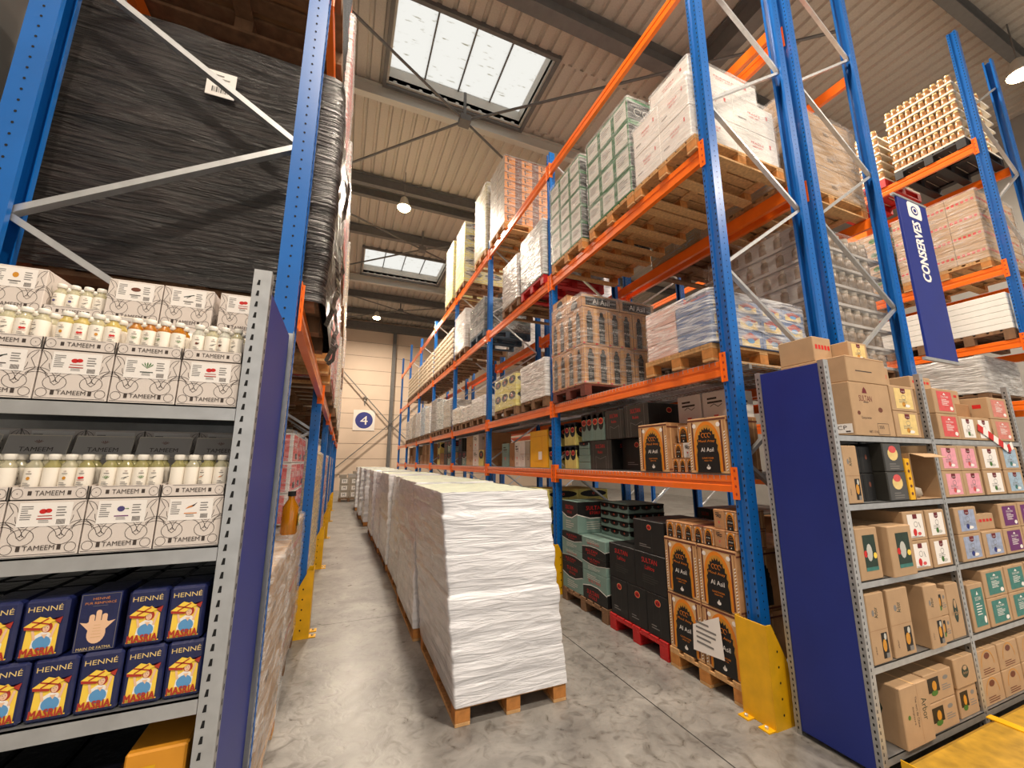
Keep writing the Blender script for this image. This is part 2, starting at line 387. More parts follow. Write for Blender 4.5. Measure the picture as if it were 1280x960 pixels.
for i, (a0, a1, c0, c1) in enumerate(SK):
    b = MB(); z0, z1 = ZR - .03, ZR + .42
    for q in ((a0 - .05, c0, a0, c1), (a1, c0, a1 + .05, c1), (a0 - .05, c0 - .05, a1 + .05, c0), (a0 - .05, c1, a1 + .05, c1 + .05)): b.box(q[0], q[1], z0, q[2], q[3], z1, steel_lt)
    for q in ((a0 - .13, c0 - .13, a0 - .05, c1 + .13), (a1 + .05, c0 - .13, a1 + .13, c1 + .13), (a0 - .05, c0 - .13, a1 + .05, c0 - .05), (a0 - .05, c1 + .05, a1 + .05, c1 + .13)): b.box(q[0], q[1], ZR - .1, q[2], q[3], ZR + .02, steel)
    w = struct(b.build(f'window_{i + 1}'))
    for k in range(4):
        p = MB(); xa = a0 + (a1 - a0) * k / 4; xb = a0 + (a1 - a0) * (k + 1) / 4
        p.box(xa + .015, c0, z1 - .03, xb - .015, c1, z1 - .015, pane_m); p.build('pane', w)
    for k in range(1, 4):
        p = MB(); xa = a0 + (a1 - a0) * k / 4; p.box(xa - .016, c0, z1 - .05, xa + .016, c1, z1, steel); p.build('glazing_bar', w)

def ibeam(mb, a, z0, h, w, lo, hi, m, axis):
    P = [(-w / 2, 0), (w / 2, 0), (w / 2, .018), (.006, .018), (.006, h - .018), (w / 2, h - .018), (w / 2, h), (-w / 2, h), (-w / 2, h - .018), (-.006, h - .018), (-.006, .018), (-w / 2, .018)]
    mb.prism([(a + u, z0 + v) for u, v in P], lo, hi, m, axis)
for k, y in enumerate((2.45, 5.45, 8.62, 11.9, 14.85, 19.25, 21.2, 23.8)):
    b = MB(); h = .34 if k != 1 else .42
    ibeam(b, y, ZR - .04 - h, h, .17 if k != 1 else .26, X0, X1, steel_lt if k in (2, 5) else steel, 'x'); struct(b.build('roof_beam'))
    if k in (3,):
        b = MB(); ibeam(b, y + .62, ZR - .36, .3, .15, X0, X1, steel, 'x'); struct(b.build('roof_beam'))
b = MB(); ibeam(b, 6.62, ZR - .62, .58, .3, YB, YF, steel, 'y'); struct(b.build('roof_girder'))
for (nx, ny, sl) in ((2.13, 8.06, 1), (2.28, 14.44, .9), (2.36, 21.34, .8)):
    b = MB()
    for dx, dy in ((-1, -.6), (1, .6), (-1, 1.02), (1, -.79)):
        L = 3.7 if dx < 0 else 6; b.tube((nx, ny, 9.62), (nx + dx * L, ny + dy * L * sl, 9.62), .03, steel, 8)
    b.box(nx - .13, ny - .13, 9.54, nx + .13, ny + .13, 9.70, steel); b.box(nx - .03, ny - .03, 9.7, nx + .03, ny + .03, ZR, steel)
    struct(b.build('roof_brace'))
b = MB(); ibeam(b, 25.83, 2.62 - .1, .2, .3, 0, ZR - .3, steel, 'z') if 0 else b.box(2.52, 25.70, 0, 2.72, 26, ZR - .3, steel); struct(b.build('wall_column'))
b = MB()
for p, q in (((2.6, 25.68, 3.9), (-1.6, 25.68, 8.4)), ((2.6, 25.68, 3.9), (-1.6, 25.68, -.3)), ((2.6, 25.68, 3.9), (6.8, 25.68, -.3)), ((2.6, 25.68, 3.9), (6.8, 25.68, 8.4))):
    b.bar(p, (q[0], q[1], max(q[2], .1)), .07, .05, steel)
struct(b.build('wall_brace'))
b = MB(); b.box(X0, 25.6, ZR - .65, X1, 25.95, ZR - .2, steel); struct(b.build('eaves_beam'))

# number sign on the end wall
signwhite = mat('sign_white', (.93, .90, .86), .5); signblue = mat('sign_blue', (.17, .20, .50), .45)
t = thing('number_sign', 'square white sign with a blue disc and number four on the end wall', 'sign', (1.1, 25.99, 4.1))
b = MB(); b.box(-.62, -.03, -.62, .62, 0, .62, signwhite, .004)
b.build('sign_board', t)
b = MB(); f = Fr(b, (0, -.031, 0), (1, 0, 0), (0, 0, 1), .001); f.ell(0, 0, .5, .5, signblue, 1, 40); f.text('4', 0, 0, .52, signwhite, 3, .42); b.build('printed_disc', t)
b = MB(); b.box(-.05, -.14, -.1, .05, 0, .1, steel_lt, .01); b.box(-.13, -.2, .1, .13, 0, .18, signwhite, .01); b.box(-.03, -.06, -.32, .03, 0, -.1, steel)
tag(b.build('wall_camera', None, (1.08, 25.99, 5.35)), 'small pale bracket and camera box mounted above the number sign', 'camera')

lampglow = mat('lamp_glow', (1, .86, .66), .4, emit=60)
def lamp(x, y, label):
    t = thing('high_bay_lamp', label, 'lamp', (x, y, 9.2))
    b = MB(); b.lathe([(.06, .34), (.10, .30), (.13, .16), (.19, .06), (.20, 0), (.185, 0)], steel_lt, 20); b.build('lamp_housing', t)
    b = MB(); b.tube((0, 0, .34), (0, 0, ZR - 9.2 + .01), .012, steel, 6); b.build('hanging_rod', t)
    b = MB(); b.lathe([(.19, -.002), (.185, -.03), (.15, -.07), (.08, -.095), (.01, -.1)], lampglow, 20); b.build('lamp_lens', t)
lamp(1.2, 11.4, 'glowing high bay lamp hanging between the two skylights')
lamp(1.2, 21.7, 'glowing high bay lamp near the end wall above the number sign')
lamp(11.9, 2.3, 'bright high bay lamp above the rack with jar trays')

# ------------------------------------------------------------------ pallet racks
_pm = {}
def post_mesh(h):
    """perforated omega upright, local: front face towards -y, width along x, 0.1 x 0.09"""
    if h in _pm: return _pm[h]
    b = MB()
    b.box(-.05, 0, 0, -.022, .004, h, blue); b.box(.022, 0, 0, .05, .004, h, blue); b.box(-.022, .012, 0, .022, .016, h, blue)
    b.box(-.022, .004, 0, -.019, .012, h, blue); b.box(.019, .004, 0, .022, .012, h, blue)
    for s in (-1, 1):
        b.box(s * .05, .004, 0, s * .046, .09, h, blue); b.box(s * .046, .086, 0, s * .028, .09, h, blue)
    f = Fr(b, (0, 0, 0), (1, 0, 0), (0, 0, 1), .0012)
    z = .06
    while z < h - .04:
        for x in (-.036, .036): f.poly([(x - .006, z), (x + .004, z + .004), (x + .004, z + .022), (x - .006, z + .018)], hole)
        z += .05
    for s in (-1, 1):
        f = Fr(b, (s * .05, .045, 0), (0, s, 0), (0, 0, 1), .0012); z = .06
        while z < h - .04:
            f.ell(0, z, .005, .006, hole, 1, 6); z += .05
    _pm[h] = b.mesh('upright'); return _pm[h]
_bm = {}
def beam_mesh(L, h):
    """box beam with a step and two hooked end plates; runs along x, front towards -y, top at z 0"""
    k = (round(L, 3), h)
    if k in _bm: return _bm[k]
    b = MB()
    b.prism([(0, -h), (0, -h * .62), (.006, -h * .58), (.006, -h * .42), (0, -h * .38), (0, -.003), (.003, 0), (.028, 0), (.028, -.022), (.045, -.022), (.045, -h)][::-1], -L / 2, L / 2, orange, 'x')
    for s in (-1, 1):
        x = s * L / 2; b.box(x, -.012, -h - .05, x - s * .004, .05, .06, orange); b.box(x + s * .045, -.004, -h - .05, x, -.0005, .06, orange)
        f = Fr(b, (x + s * .022, -.004, 0), (1, 0, 0), (0, 0, 1), .001)
        for zz in range(4): f.ell(0, .035 - zz * (h + .07) / 3.4, .008, .011, brick, 1, 8)
    _bm[k] = b.mesh('beam'); return _bm[k]
_wm = {}
def deck_mesh(L, D):
    if (L, D) in _wm: return _wm[(L, D)]
    b = MB(); n = int(L / .055)
    for i in range(n + 1):
        x = -L / 2 + L * i / n; b.box(x - .002, -.004, .004, x + .002, D, .008, zinc_lt); b.box(x - .002, -.006, -.03, x + .002, -.002, .008, zinc_lt)
    for j in range(int(D / .1) + 1): b.box(-L / 2, j * .1, .0005, L / 2, j * .1 + .004, .004, zinc_lt)
    for j in (.25, .6, .95): b.box(-L / 2, j * D, -.035, L / 2, j * D + .03, 0, zinc)
    _wm[(L, D)] = b.mesh('wire_deck_mesh'); return _wm[(L, D)]
foot_me = None
def rack(label, xf, sgn, ys, depth, levels, heights, decks=(), nodes=(.775, .1), skip=lambda k, l: False, beam_h=.12, nbrace=99, seen=lambda k, l, s: True):
    """sgn=+1: the aisle face looks towards -X, -1 towards +X"""
    rz = -PI / 2 if sgn > 0 else PI / 2
    t = thing('pallet_rack', label, 'rack')
    fb = MB(); fb.box(-.07, -.03, 0, .07, .12, .008, blue); fm_ = fb.mesh('foot_plate')
    pitch, ph = nodes
    for k, y in enumerate(ys):
        h = heights[k]
        inst(post_mesh(h), 'upright', t, (xf, y, 0), rz); inst(post_mesh(h), 'upright', t, (xf + sgn * depth, y, 0), rz + PI)
        for xx in (xf + sgn * .02, xf + sgn * (depth - .02)): inst(fm_, 'foot_plate', t, (xx, y, 0), rz)
        z = ph; side = 0; xa, xb = xf + sgn * .06, xf + sgn * (depth - .06)
        nb = 0
        while z + pitch < h - .05 and nb < nbrace:
            b = MB(); p, q = ((xa, z), (xb, z + pitch)) if side == 0 else ((xb, z), (xa, z + pitch))
            b.bar((p[0], y, p[1]), (q[0], y, q[1]), .025, .036, zinc_lt, (0, 1, 0)); b.build('brace', t)
            z += pitch; side ^= 1; nb += 1
    for k in range(len(ys) - 1):
        L = ys[k + 1] - ys[k] - .1; yc = (ys[k] + ys[k + 1]) / 2
        for li, z in enumerate(levels):
            if skip(k, li): continue
            bh = beam_h + (.02 if li >= 2 else 0)
            inst(beam_mesh(L, bh), 'beam', t, (xf - sgn * .004, yc, z), rz)
            if seen(k, li, 1): inst(beam_mesh(L, bh), 'beam', t, (xf + sgn * (depth + .004), yc, z), rz + PI)
            if li in decks: inst(deck_mesh(round(L, 3), depth), 'wire_deck_mesh', t, (xf, yc, z), rz)
    return t
RX, RD = 2.667, 1.22
Y1 = 2.13; BAY = 2.8
LV = [1.54, 2.41, 4.30, 6.16]
ys_r = [Y1 + BAY * k for k in range(8)]
rack('blue and orange pallet rack beside the aisle of white wrapped pallets', RX, 1, ys_r, RD, LV, [7.9, 6.42, 6.42, 6.42, 6.42, 6.6, 7.1, 7.1], decks=(0, 1), nodes=(.775, .1))
BX = 5.25
rack('blue and orange pallet rack standing back to back with the aisle rack', BX, -1, ys_r[:5], RD, [2.41, 4.30, 6.16], [8.2, 6.42, 6.42, 6.42, 6.42], nodes=(.775, .1))
XL, YL, BL = -.235, 2.0, 2.72
ys_l = [YL + BL * k for k in range(8)]
rack('blue and orange pallet rack holding the black wrapped load', XL, -1, ys_l, 1.06, [2.41, 4.30, 6.16], [7.9] + [6.5] * 7, nodes=(.6, .76), seen=lambda k, l, s: k == 0)
ys_3 = [2.05 + BAY * k for k in range(4)]
rack('blue and orange pallet rack across the next aisle with jar trays on top', 8.02, 1, ys_3, RD, [2.41, 3.22, 4.25, 6.12], [8.0, 6.5, 6.5, 6.5], nodes=(.775, .5))

# yellow column guards
gm = MB(); gt = .006
prof = [(-.11, .62), (.11, .62)]
gm.box(-.11, 0, 0, .11, gt, .6, yellow, .002)
for s in (-1, 1):
    x = s * .11; P = [(0, 0), (.17, 0), (.17, .36), (.05, .6), (0, .6)]
    gm.prism([(u, v) for u, v in P][::-1], x - gt / 2, x + gt / 2, yellow, 'x')
    gm.box(x - s * .002, -.06, 0, x - s * .075, .0, .008, yellow); gm.lathe([(.012, .008), (.012, .02), (.006, .024)], zinc_lt, 6, (x - s * .04, -.03, 0), False)
    f = Fr(gm, (x + s * .004, 0, 0), (0, s, 0), (0, 0, 1), .001)
    for q in range(5): f.ell(s * .08 if s > 0 else -.08, .08 + q * .09, .007, .008, hole, 1, 8)
gme = gm.mesh('column_guard')
def guard(x, y, rz, label): tag(inst(gme, 'column_guard', None, (x, y, 0), rz), label, 'guard', 'yellow column guards')
guard(RX - .07, ys_r[0] - .02, -PI / 2, 'large yellow column guard at the foot of the blue upright beside the navy panel')
guard(RX - .07, ys_r[1], -PI / 2, 'yellow column guard half hidden between the white wrapped pallet and the grey green cartons')
for k in range(1, 6): guard(XL + .07, ys_l[k], PI / 2, ORD[k - 1] + ' yellow column guard along the rack that holds the black wrapped load')

# ------------------------------------------------------------------ hanging sign and barrier
t = thing('aisle_sign', 'tall navy hanging sign with white upright lettering, fixed to a rack upright', 'sign', (5.60, 2.0, 0))
b = MB(); b.box(-.29, -.012, 2.66, .29, .012, 4.45, navy, .003); b.build('sign_panel', t)
b = MB(); f = Fr(b, (0, -.0125, 0), (1, 0, 0), (0, 0, 1), .0015); f.text('CONSERVES', .0, 3.86, .155, paper, 1, .70, PI / 2, .005)
f.poly([(-.11, 4.25), (.13, 4.25), (.15, 4.28), (.15, 4.41), (.12, 4.44), (-.09, 4.44), (-.12, 4.41), (-.12, 4.28)], paper)
f.ell(.015, 4.345, .07, .055, navy, 2); f.ell(.015, 4.345, .052, .038, paper, 3); f.ell(.015, 4.345, .03, .022, navy, 4); b.build('printed_lettering', t)
b = MB(); b.box(-.36, -.015, 4.45, .30, .015, 4.475, zinc_lt); b.box(-.36, -.015, 2.63, .30, .015, 2.66, zinc_lt); b.build('hanging_rail', t)

b = MB()
P = [(0, 0), (.30, 0), (.30, .09), (.265, .115), (.03, .115), (0, .09)]
b.prism(P[::-1], 0, 1.9, yellow_worn, 'x')
b.box(-.006, -.004, 0, .0, .304, .12, yellow); b.box(-.02, -.02, 0, .1, .32, .012, yellow)
b.box(.92, -.004, .1155, .98, .304, .122, yellow)
tag(b.build('floor_barrier', None, (2.80, 1.16, 0)), 'low worn yellow steel barrier on the floor before the shelf of tea cartons', 'barrier')
# ------------------------------------------------------------------ pallets
_pal = {}
def pallet_parts(w, d, m, mb):
    k = (w, d, m.name)
    if k in _pal: return _pal[k]
    b = MB(); n = 7 if w > .7 else 5
    for i in range(n):   # top boards run along y (depth), cross boards below
        x = -w / 2 + (w - .1) * i / (n - 1); b.box(x, 0, .122, x + .1, d, .144, m, .002)
    for y in (0, d / 2 - .05, d - .1): b.box(-w / 2, y, .1, w / 2, y + .1, .1215, m, .002)
    top = b.mesh('top_deck')
    b = MB(); b.box(-.05, 0, .022, .05, .1, .0995, mb, .002); blk = b.mesh('block')
    b = MB(); b.box(-.05, 0, 0, .05, d, .0215, m, .002); run = b.mesh('bottom_runner')
    b = MB()
    for x in (-w / 2 + .05, 0, w / 2 - .05):
        for y in (0, d / 2 - .05, d - .1): b.box(x - .05, y, .0215, x + .05, y + .1, .1, mb)
        b.box(x - .05, 0, 0, x + .05, d, .0215, m)
    for i in range(n):
        x = -w / 2 + (w - .1) * i / (n - 1); b.box(x, 0, .122, x + .1, d, .144, m)
    for y in (0, d / 2 - .05, d - .1): b.box(-w / 2, y, .1, w / 2, y + .1, .122, m)
    for q in (top, blk, run): pass
    _pal[k] = (top, blk, run, b.mesh('pallet'))
    return _pal[k]
def pallet(loc, rz, label, w=.8, d=1.2, m=None, mb=None, fine=True, name='wooden_pallet', group=None):
    m = m or wood; mb = mb or (wood_blk if m is wood else m)
    top, blk, run, one = pallet_parts(w, d, m, mb)
    if not fine:
        return tag(inst(one, name, None, loc, rz), label, 'pallet', group)
    t = thing(name, label, 'pallet', loc, rz, group)
    inst(top, 'top_deck', t)
    for x in (-w / 2 + .05, 0, w / 2 - .05):
        inst(run, 'bottom_runner', t, (x, 0, 0))
        for y in (0, d / 2 - .05, d - .1): inst(blk, 'block', t, (x, y, 0))
    return t

# ------------------------------------------------------------------ film shells
def shell(w, d, h, m, seed=0, amp=.012, lean=(0, 0), n=14, r=.03, layers=0, top=True, bulge=0, lo=0, nz=None, topfn=None):
    """a wrinkled skin round a load: rounded rectangle swept up, closed over the top"""
    b = MB(); rnd = Vector((seed * 7.3, seed * 3.1, seed * 1.7))
    pts = []
    def side(x0, y0, x1, y1, k):
        for i in range(k): t = i / k; pts.append((x0 + (x1 - x0) * t, y0 + (y1 - y0) * t))
    kx, ky = max(4, int(n * w)), max(4, int(n * d))
    side(-w / 2 + r, 0, w / 2 - r, 0, kx); pts.append((w / 2 - r, 0)); pts.append((w / 2 - r * .3, r * .3)); 
    side(w / 2, r, w / 2, d - r, ky); pts.append((w / 2, d - r)); pts.append((w / 2 - r * .3, d - r * .3))
    side(w / 2 - r, d, -w / 2 + r, d, kx); pts.append((-w / 2 + r, d)); pts.append((-w / 2 + r * .3, d - r * .3))
    side(-w / 2, d - r, -w / 2, r, ky); pts.append((-w / 2, r)); pts.append((-w / 2 + r * .3, r * .3))
    N = len(pts); nz = nz or max(6, int(n * 2 * h)); vs = []
    rows = [lo + (h - lo) * i / nz for i in range(nz + 1)]
    for z in rows:
        for x, y in pts:
            nx, ny = x / (w / 2), (y - d / 2) / (d / 2); L = math.hypot(nx, ny) or 1
            q = noise.noise(Vector((x * 3, y * 3, z * 11)) + rnd) * .6 + noise.noise(Vector((x * 9, y * 9, z * 26)) + rnd) * .4
            s = amp * q * min(1, .15 + (z - lo) / .12)
            if layers:
                ph = (z - lo) / (h - lo) * layers; s += amp * .45 * (abs(math.sin(ph * PI)) ** .4 - .7) * min(1, ph) + amp * .5 * min(1, ph) * noise.noise(Vector((0, 0, math.floor(ph) * 5.3)) + rnd)
            s += bulge * math.sin(PI * min(1, max(0, z / h)))
            t = z / h
            px, py = x + lean[0] * t + s * max(-1, min(1, nx * 1.4)), y + lean[1] * t + s * max(-1, min(1, ny * 1.4))
            vs.append((px, py, (z + amp * .25 * noise.noise(Vector((x * 5, y * 5, z * 5)) - rnd)) if z > lo else z + .003))
    fs = [(i * N + k, i * N + (k + 1) % N, (i + 1) * N + (k + 1) % N, (i + 1) * N + k) for i in range(nz) for k in range(N)]
    if top:
        base = nz * N; cx, cy = lean[0], d / 2 + lean[1]; prev = list(range(base, base + N))
        for s_ in (.93, .6, .3):
            row = []
            for k in range(N):
                x, y = pts[k]; row.append(len(vs))
                vs.append((cx + x * s_, cy + (y - d / 2) * s_, h + .012 + amp * 1.2 * noise.noise(Vector((x * s_ * 6, y * s_ * 6, 3)) + rnd)))
            fs += [(prev[k], prev[(k + 1) % N], row[(k + 1) % N], row[k]) for k in range(N)]; prev = row
        fs.append(tuple(prev))
    b.geo(vs, fs, m, True)
    return b

# ------------------------------------------------------------------ carton artwork
def textlines(f, a0, a1, b0, n, gap, m, k=2, th=.4, seed=1):
    rr = random.Random(seed)
    for i in range(n):
        L = (a1 - a0) * (.55 + .45 * rr.random()); f.rect(a0, b0 - i * gap, a0 + L, b0 - i * gap - gap * th, m, k)
def arch(f, cx, b0, w, h, m, k, scal=0, n=26):
    """a moorish arch; scal > 0 gives its edge scallops"""
    pts = [(cx - w / 2, b0), (cx + w / 2, b0)]; hb = h * .38
    for i in range(n + 1):
        t = i / n; ang = PI * t
        rx = w * .56 * math.sin(PI * (.13 + .74 * t)) ** .5 if 0 else w * .5
        x = math.cos(ang) * rx * (1 + .06 * math.sin(2 * ang) * 0); y = math.sin(ang) ** .8 * (h - hb) if 0 < t < 1 else 0
        s = 1 - (scal if i % 2 else 0)
        pts.append((cx + x * s, b0 + hb + y * s))
    f.poly(pts, m, k)
def oval(f, a, b, r, k=1):
    f.ell(a, b, r * 1.25, r, tan_lt, k); f.ell(a, b, r * 1.12, r * .87, red, k + 1); f.rect(a - r * .12, b - r * .55, a + r * .12, b + r * .6, blackpr, k + 2); f.ell(a - r * .5, b - r * .1, r * .22, r * .4, blackpr, k + 2, 8); f.ell(a + r * .5, b - r * .1, r * .22, r * .4, blackpr, k + 2, 8)

def art_display(f, w, h):
    """brown moorish gateway print with a black scalloped arch"""
    f.rect(.004, .004, w - .004, h - .004, tan_lt, 1)
    for a in (.05, .13, .87, .95): f.rect(w * (a - .025), .02, w * (a + .025), h * .93, brown if a in (.13, .87) else tan, 2)
    for a in (.05, .95):
        for q in range(14): f.poly([(w * (a - .02), h * (.05 + q * .05)), (w * (a + .02), h * (.07 + q * .05)), (w * (a + .02), h * (.09 + q * .05)), (w * (a - .02), h * (.07 + q * .05))], paper, 3)
    f.rect(.0, h * .94, w, h * .975, brown, 3)
    arch(f, w / 2, h * .03, w * .70, h * .90, amber_ink, 4); arch(f, w / 2, h * .03, w * .62, h * .84, gold, 5); arch(f, w / 2, h * .03, w * .57, h * .80, blackpr, 6, .10)
    f.poly([(w * .2, .004), (w * .8, .004), (w * .68, h * .36), (w * .32, h * .36)], blackpr, 7)
    f.text('Al Asil', w / 2, h * .42, h * .075, paper, 8)
    for q in range(3): f.arc(w * (.42 + q * .08), h * .68, w * .045, 0, PI * 1.6, w * .012, amber_ink, 8)
    f.text('Moul Atay', w / 2, h * .57, h * .055, amber_ink, 8, w * .42)
    f.text('GUNPOWDER', w / 2, h * .27, h * .028, amber_ink, 8); f.text('GREEN TEA', w / 2, h * .225, h * .024, amber_ink, 8)
    f.ell(w / 2, h * .1, w * .05, h * .03, paper, 8, 12); f.poly([(w * .47, h * .11), (w * .53, h * .11), (w * .5, h * .16)], paper, 8)
    for a in (.13, .87): f.ell(w * (a + (.06 if a < .5 else -.06)), h * .86, w * .05, w * .05, paper, 3, 12)
def art_side(f, w, h):
    f.rect(.004, .004, w - .004, h - .004, tan, 1)
    n = 4
    for i in range(n):
        c = w * (i + .5) / n; f.rect(c - w * .018, .01, c + w * .018, h * .97, tan_lt, 2)
    f.rect(0, h * .9, w, h * .93, brown, 3); f.rect(0, h * .04, w, h * .07, brown, 3)
    arch(f, w * .5, h * .1, w * .4, h * .7, blackpr, 4, .08)
def art_pillar(f, w, h):
    """two tall dark bottle-shaped arches between golden pillars"""
    f.rect(.003, .003, w - .003, h - .003, tan, 1)
    for a in (.05, .47, .53, .95): f.rect(w * (a - .025), .01, w * (a + .025), h * .97, tan_lt, 2); f.rect(w * (a - .008), .01, w * (a + .008), h * .97, gold, 3)
    for c in (.26, .74):
        f.rect(w * (c - .11), h * .05, w * (c + .11), h * .72, blackpr, 3); f.ell(w * c, h * .72, w * .12, h * .1, blackpr, 4); f.ell(w * c, h * .84, w * .07, h * .07, blackpr, 4, 10)
        f.text('Al Asil', w * c, h * .42, h * .05, paper, 6); textlines(f, w * (c - .07), w * (c + .07), h * .33, 4, h * .05, grey, 6)
    for a in (.5, 0.02): f.ell(w * a + .004, .016, .02, .012, red, 5, 8)
def art_black(f, w, h, word=True):
    f.rect(w * .02, h * .02, w * .98, h * .98, black, 1)
    for a in (.3, .62): f.rect(w * a, 0, w * a + .003, h, char, 2)
    if word:
        f.text('SULTAN', w * .5, h * .80, h * .13, red, 3, w * .5); f.text('Lahlou', w * .5, h * .62, h * .11, red, 3, w * .3); textlines(f, w * .25, w * .8, h * .42, 4, h * .06, char, 3)
    else:
        oval(f, w * .55, h * .80, h * .085, 3); textlines(f, w * .2, w * .6, h * .25, 2, h * .06, grey, 3, .35)
def art_char(f, w, h):
    f.rect(w * .03, h * .02, w * .97, h * .98, char, 1); f.line([(w * .28, 0), (w * .28, h * .45), (w * .5, h * .36), (w * .76, h * .45), (w * .76, 0)], .004, grey, 2); f.line([(w * .15, 0), (w * .15, h)], .003, grey, 2); f.line([(w * .85, 0), (w * .85, h)], .003, grey, 2)
    f.text('SULTAN', w * .5, h * .80, h * .13, red, 3, w * .42); f.text('Rubis', w * .5, h * .60, h * .09, red, 3)
def art_sea(f, w, h):
    f.poly([(0, h * .42), (w * .35, h * .52), (w * .65, h * .52), (w, h * .38), (w, 0), (0, 0)], black, 1); f.line([(0, h * .43), (w * .35, h * .53), (w * .65, h * .53), (w, h * .39)], h * .025, paper, 2)
    f.text('SULTAN', w * .42, h * .28, h * .14, red, 3, w * .5); f.text('ETOILE', w * .42, h * .12, h * .1, red, 3, w * .35)
    f.text('SULTAN', w * .5, h * .68, h * .10, rose, 3, w * .5); textlines(f, w * .2, w * .8, h * .88, 3, h * .06, greyw, 3)
    for a in (.33, .66): f.rect(w * a, 0, w * a + .003, h, char, 2)
def art_seab(f, w, h):
    f.poly([(0, h), (w, h), (w, h * .62), (w * .65, h * .48), (w * .35, h * .48), (0, h * .6)], black, 1); f.line([(0, h * .6), (w * .35, h * .47), (w * .65, h * .47), (w, h * .62)], h * .025, paper, 2)
    f.text('SULTAN', w * .5, h * .80, h * .13, red, 3, w * .5); f.text('ETOILE', w * .5, h * .64, h * .08, red, 3, w * .3); textlines(f, w * .25, w * .8, h * .36, 4, h * .07, greyw, 3)
def art_emblem(f, w, h):
    n = max(1, round(w / .16))
    for i in range(n):
        c = w * (i + .5) / n; f.ell(c, h * .66, w / n * .46, h * .3, blackpr, 1); oval(f, c, h * .68, h * .12, 2)
        f.rect(w * i / n, h * .8, w * (i + 1) / n, h, blackpr, 1); f.rect(c - .001, 0, c + .001, h * .4, ink, 1)
def art_green(f, w, h):
    f.rect(w * .1, h * .1, w * .9, h * .9, greyw, 1); textlines(f, w * .2, w * .8, h * .75, 4, h * .09, grey, 2)
def art_greenside(f, w, h):
    f.rect(0, h * .06, w, h * .86, black, 1)
    for i in range(3): f.arc(w * (.25 + .22 * i), h * .45, h * .16, 0, PI * 1.7, .006, greyw, 2)
    f.text('777', w * .55, h * .2, h * .2, greyw, 2)
def art_white(f, w, h):
    f.text('FRAGILE', w * .5, h * .62, h * .07, red, 2, w * .3); f.text('KEEP DRY', w * .5, h * .5, h * .06, red, 2, w * .24); f.rect(w * .1, h * .30, w * .3, h * .34, grey, 2); f.rect(w * .8, h * .62, w * .84, h * .75, red, 2)
def art_white2(f, w, h):
    textlines(f, w * .2, w * .8, h * .85, 2, h * .1, ink, 2, .5); f.poly([(w * .4, h * .4), (w * .6, h * .4), (w * .5, h * .25)], rose, 2); f.text('777', w * .5, h * .12, h * .1, grey, 2); f.line([(w * .3, h * .62), (w * .45, h * .68), (w * .6, h * .6), (w * .75, h * .66)], .006, ink, 2)
def art_f(f, w, h):
    f.rect(0, 0, w * .62, h, orange_pr, 1); f.rect(w * .62, 0, w, h, brown, 1); f.text('F', w * .28, h * .5, h * .62, blackpr, 2, w * .24, .12); f.rect(0, h * .9, w * .62, h, brown, 2); f.text('FARINE', w * .8, h * .5, h * .14, grey, 2, w * .2, PI / 2)
def art_lemon(f, w, h):
    f.rect(0, h * .0, w, h * .3, lemon, 1); f.ell(w * .5, h * .7, w * .45, h * .26, blackpr, 1); oval(f, w * .5, h * .7, h * .1, 2); f.rect(w * .33, 0, w * .335, h, ink, 1); f.rect(w * .66, 0, w * .665, h, ink, 1)
def art_redtape(f, w, h):
    rr = random.Random(3)
    for i in range(int(w / .05)): 
        if rr.random() < .75: f.rect(.01 + i * .05, h * .44, .04 + i * .05, h * .58, red, 1)
def art_kraftplain(f, w, h):
    f.rect(0, h * .495, w, h * .505, kraft_dk, 1); textlines(f, w * .6, w * .85, h * .4, 3, h * .05, ink, 1)
def art_pinkcart(f, w, h):
    f.rect(w * .03, h * .05, w * .97, h * .95, rose, 1); f.text('TOMATE', w * .5, h * .6, h * .2, paper, 2, w * .6); f.ell(w * .2, h * .3, w * .1, h * .16, red, 2, 12); f.rect(w * .5, h * .12, w * .9, h * .32, blackpr, 2)
def art_packs(f, w, h):
    f.rect(w * .12, h * .06, w * .88, h * .62, straw, 1); f.poly([(w * .15, h * .62), (w * .5, h * .9), (w * .85, h * .62), (w * .6, h * .35), (w * .3, h * .4)], brick, 2); f.ell(w * .5, h * .4, w * .16, h * .16, ltblue, 3, 10)
def art_none(f, w, h): pass

_cm = {}
def carton_mesh(w, d, h, base, front, side=None, key=None, ch=.004):
    k = (round(w, 3), round(d, 3), round(h, 3), base.name, getattr(front, '__name__', 'n'), getattr(side, '__name__', 'n'))
    if k in _cm: return _cm[k]
    b = MB(); b.box(-w / 2, 0, 0, w / 2, d, h, base, .035 if base is bale and h < .2 else ch)
    fr = fronts(b, w, d, h, .0014 if max(w, h) > .46 else .0007); side = side or front
    front(fr[0], w, h); side(fr[1], d, h); side(fr[3], d, h)
    b.rectt = None
    t = Fr(b, (-w / 2, 0, h), (1, 0, 0), (0, 1, 0), .001); t.rect(w * .47, 0, w * .53, d, tan_lt if base is kraft else base, 1)
    _cm[k] = b.mesh('carton'); return _cm[k]

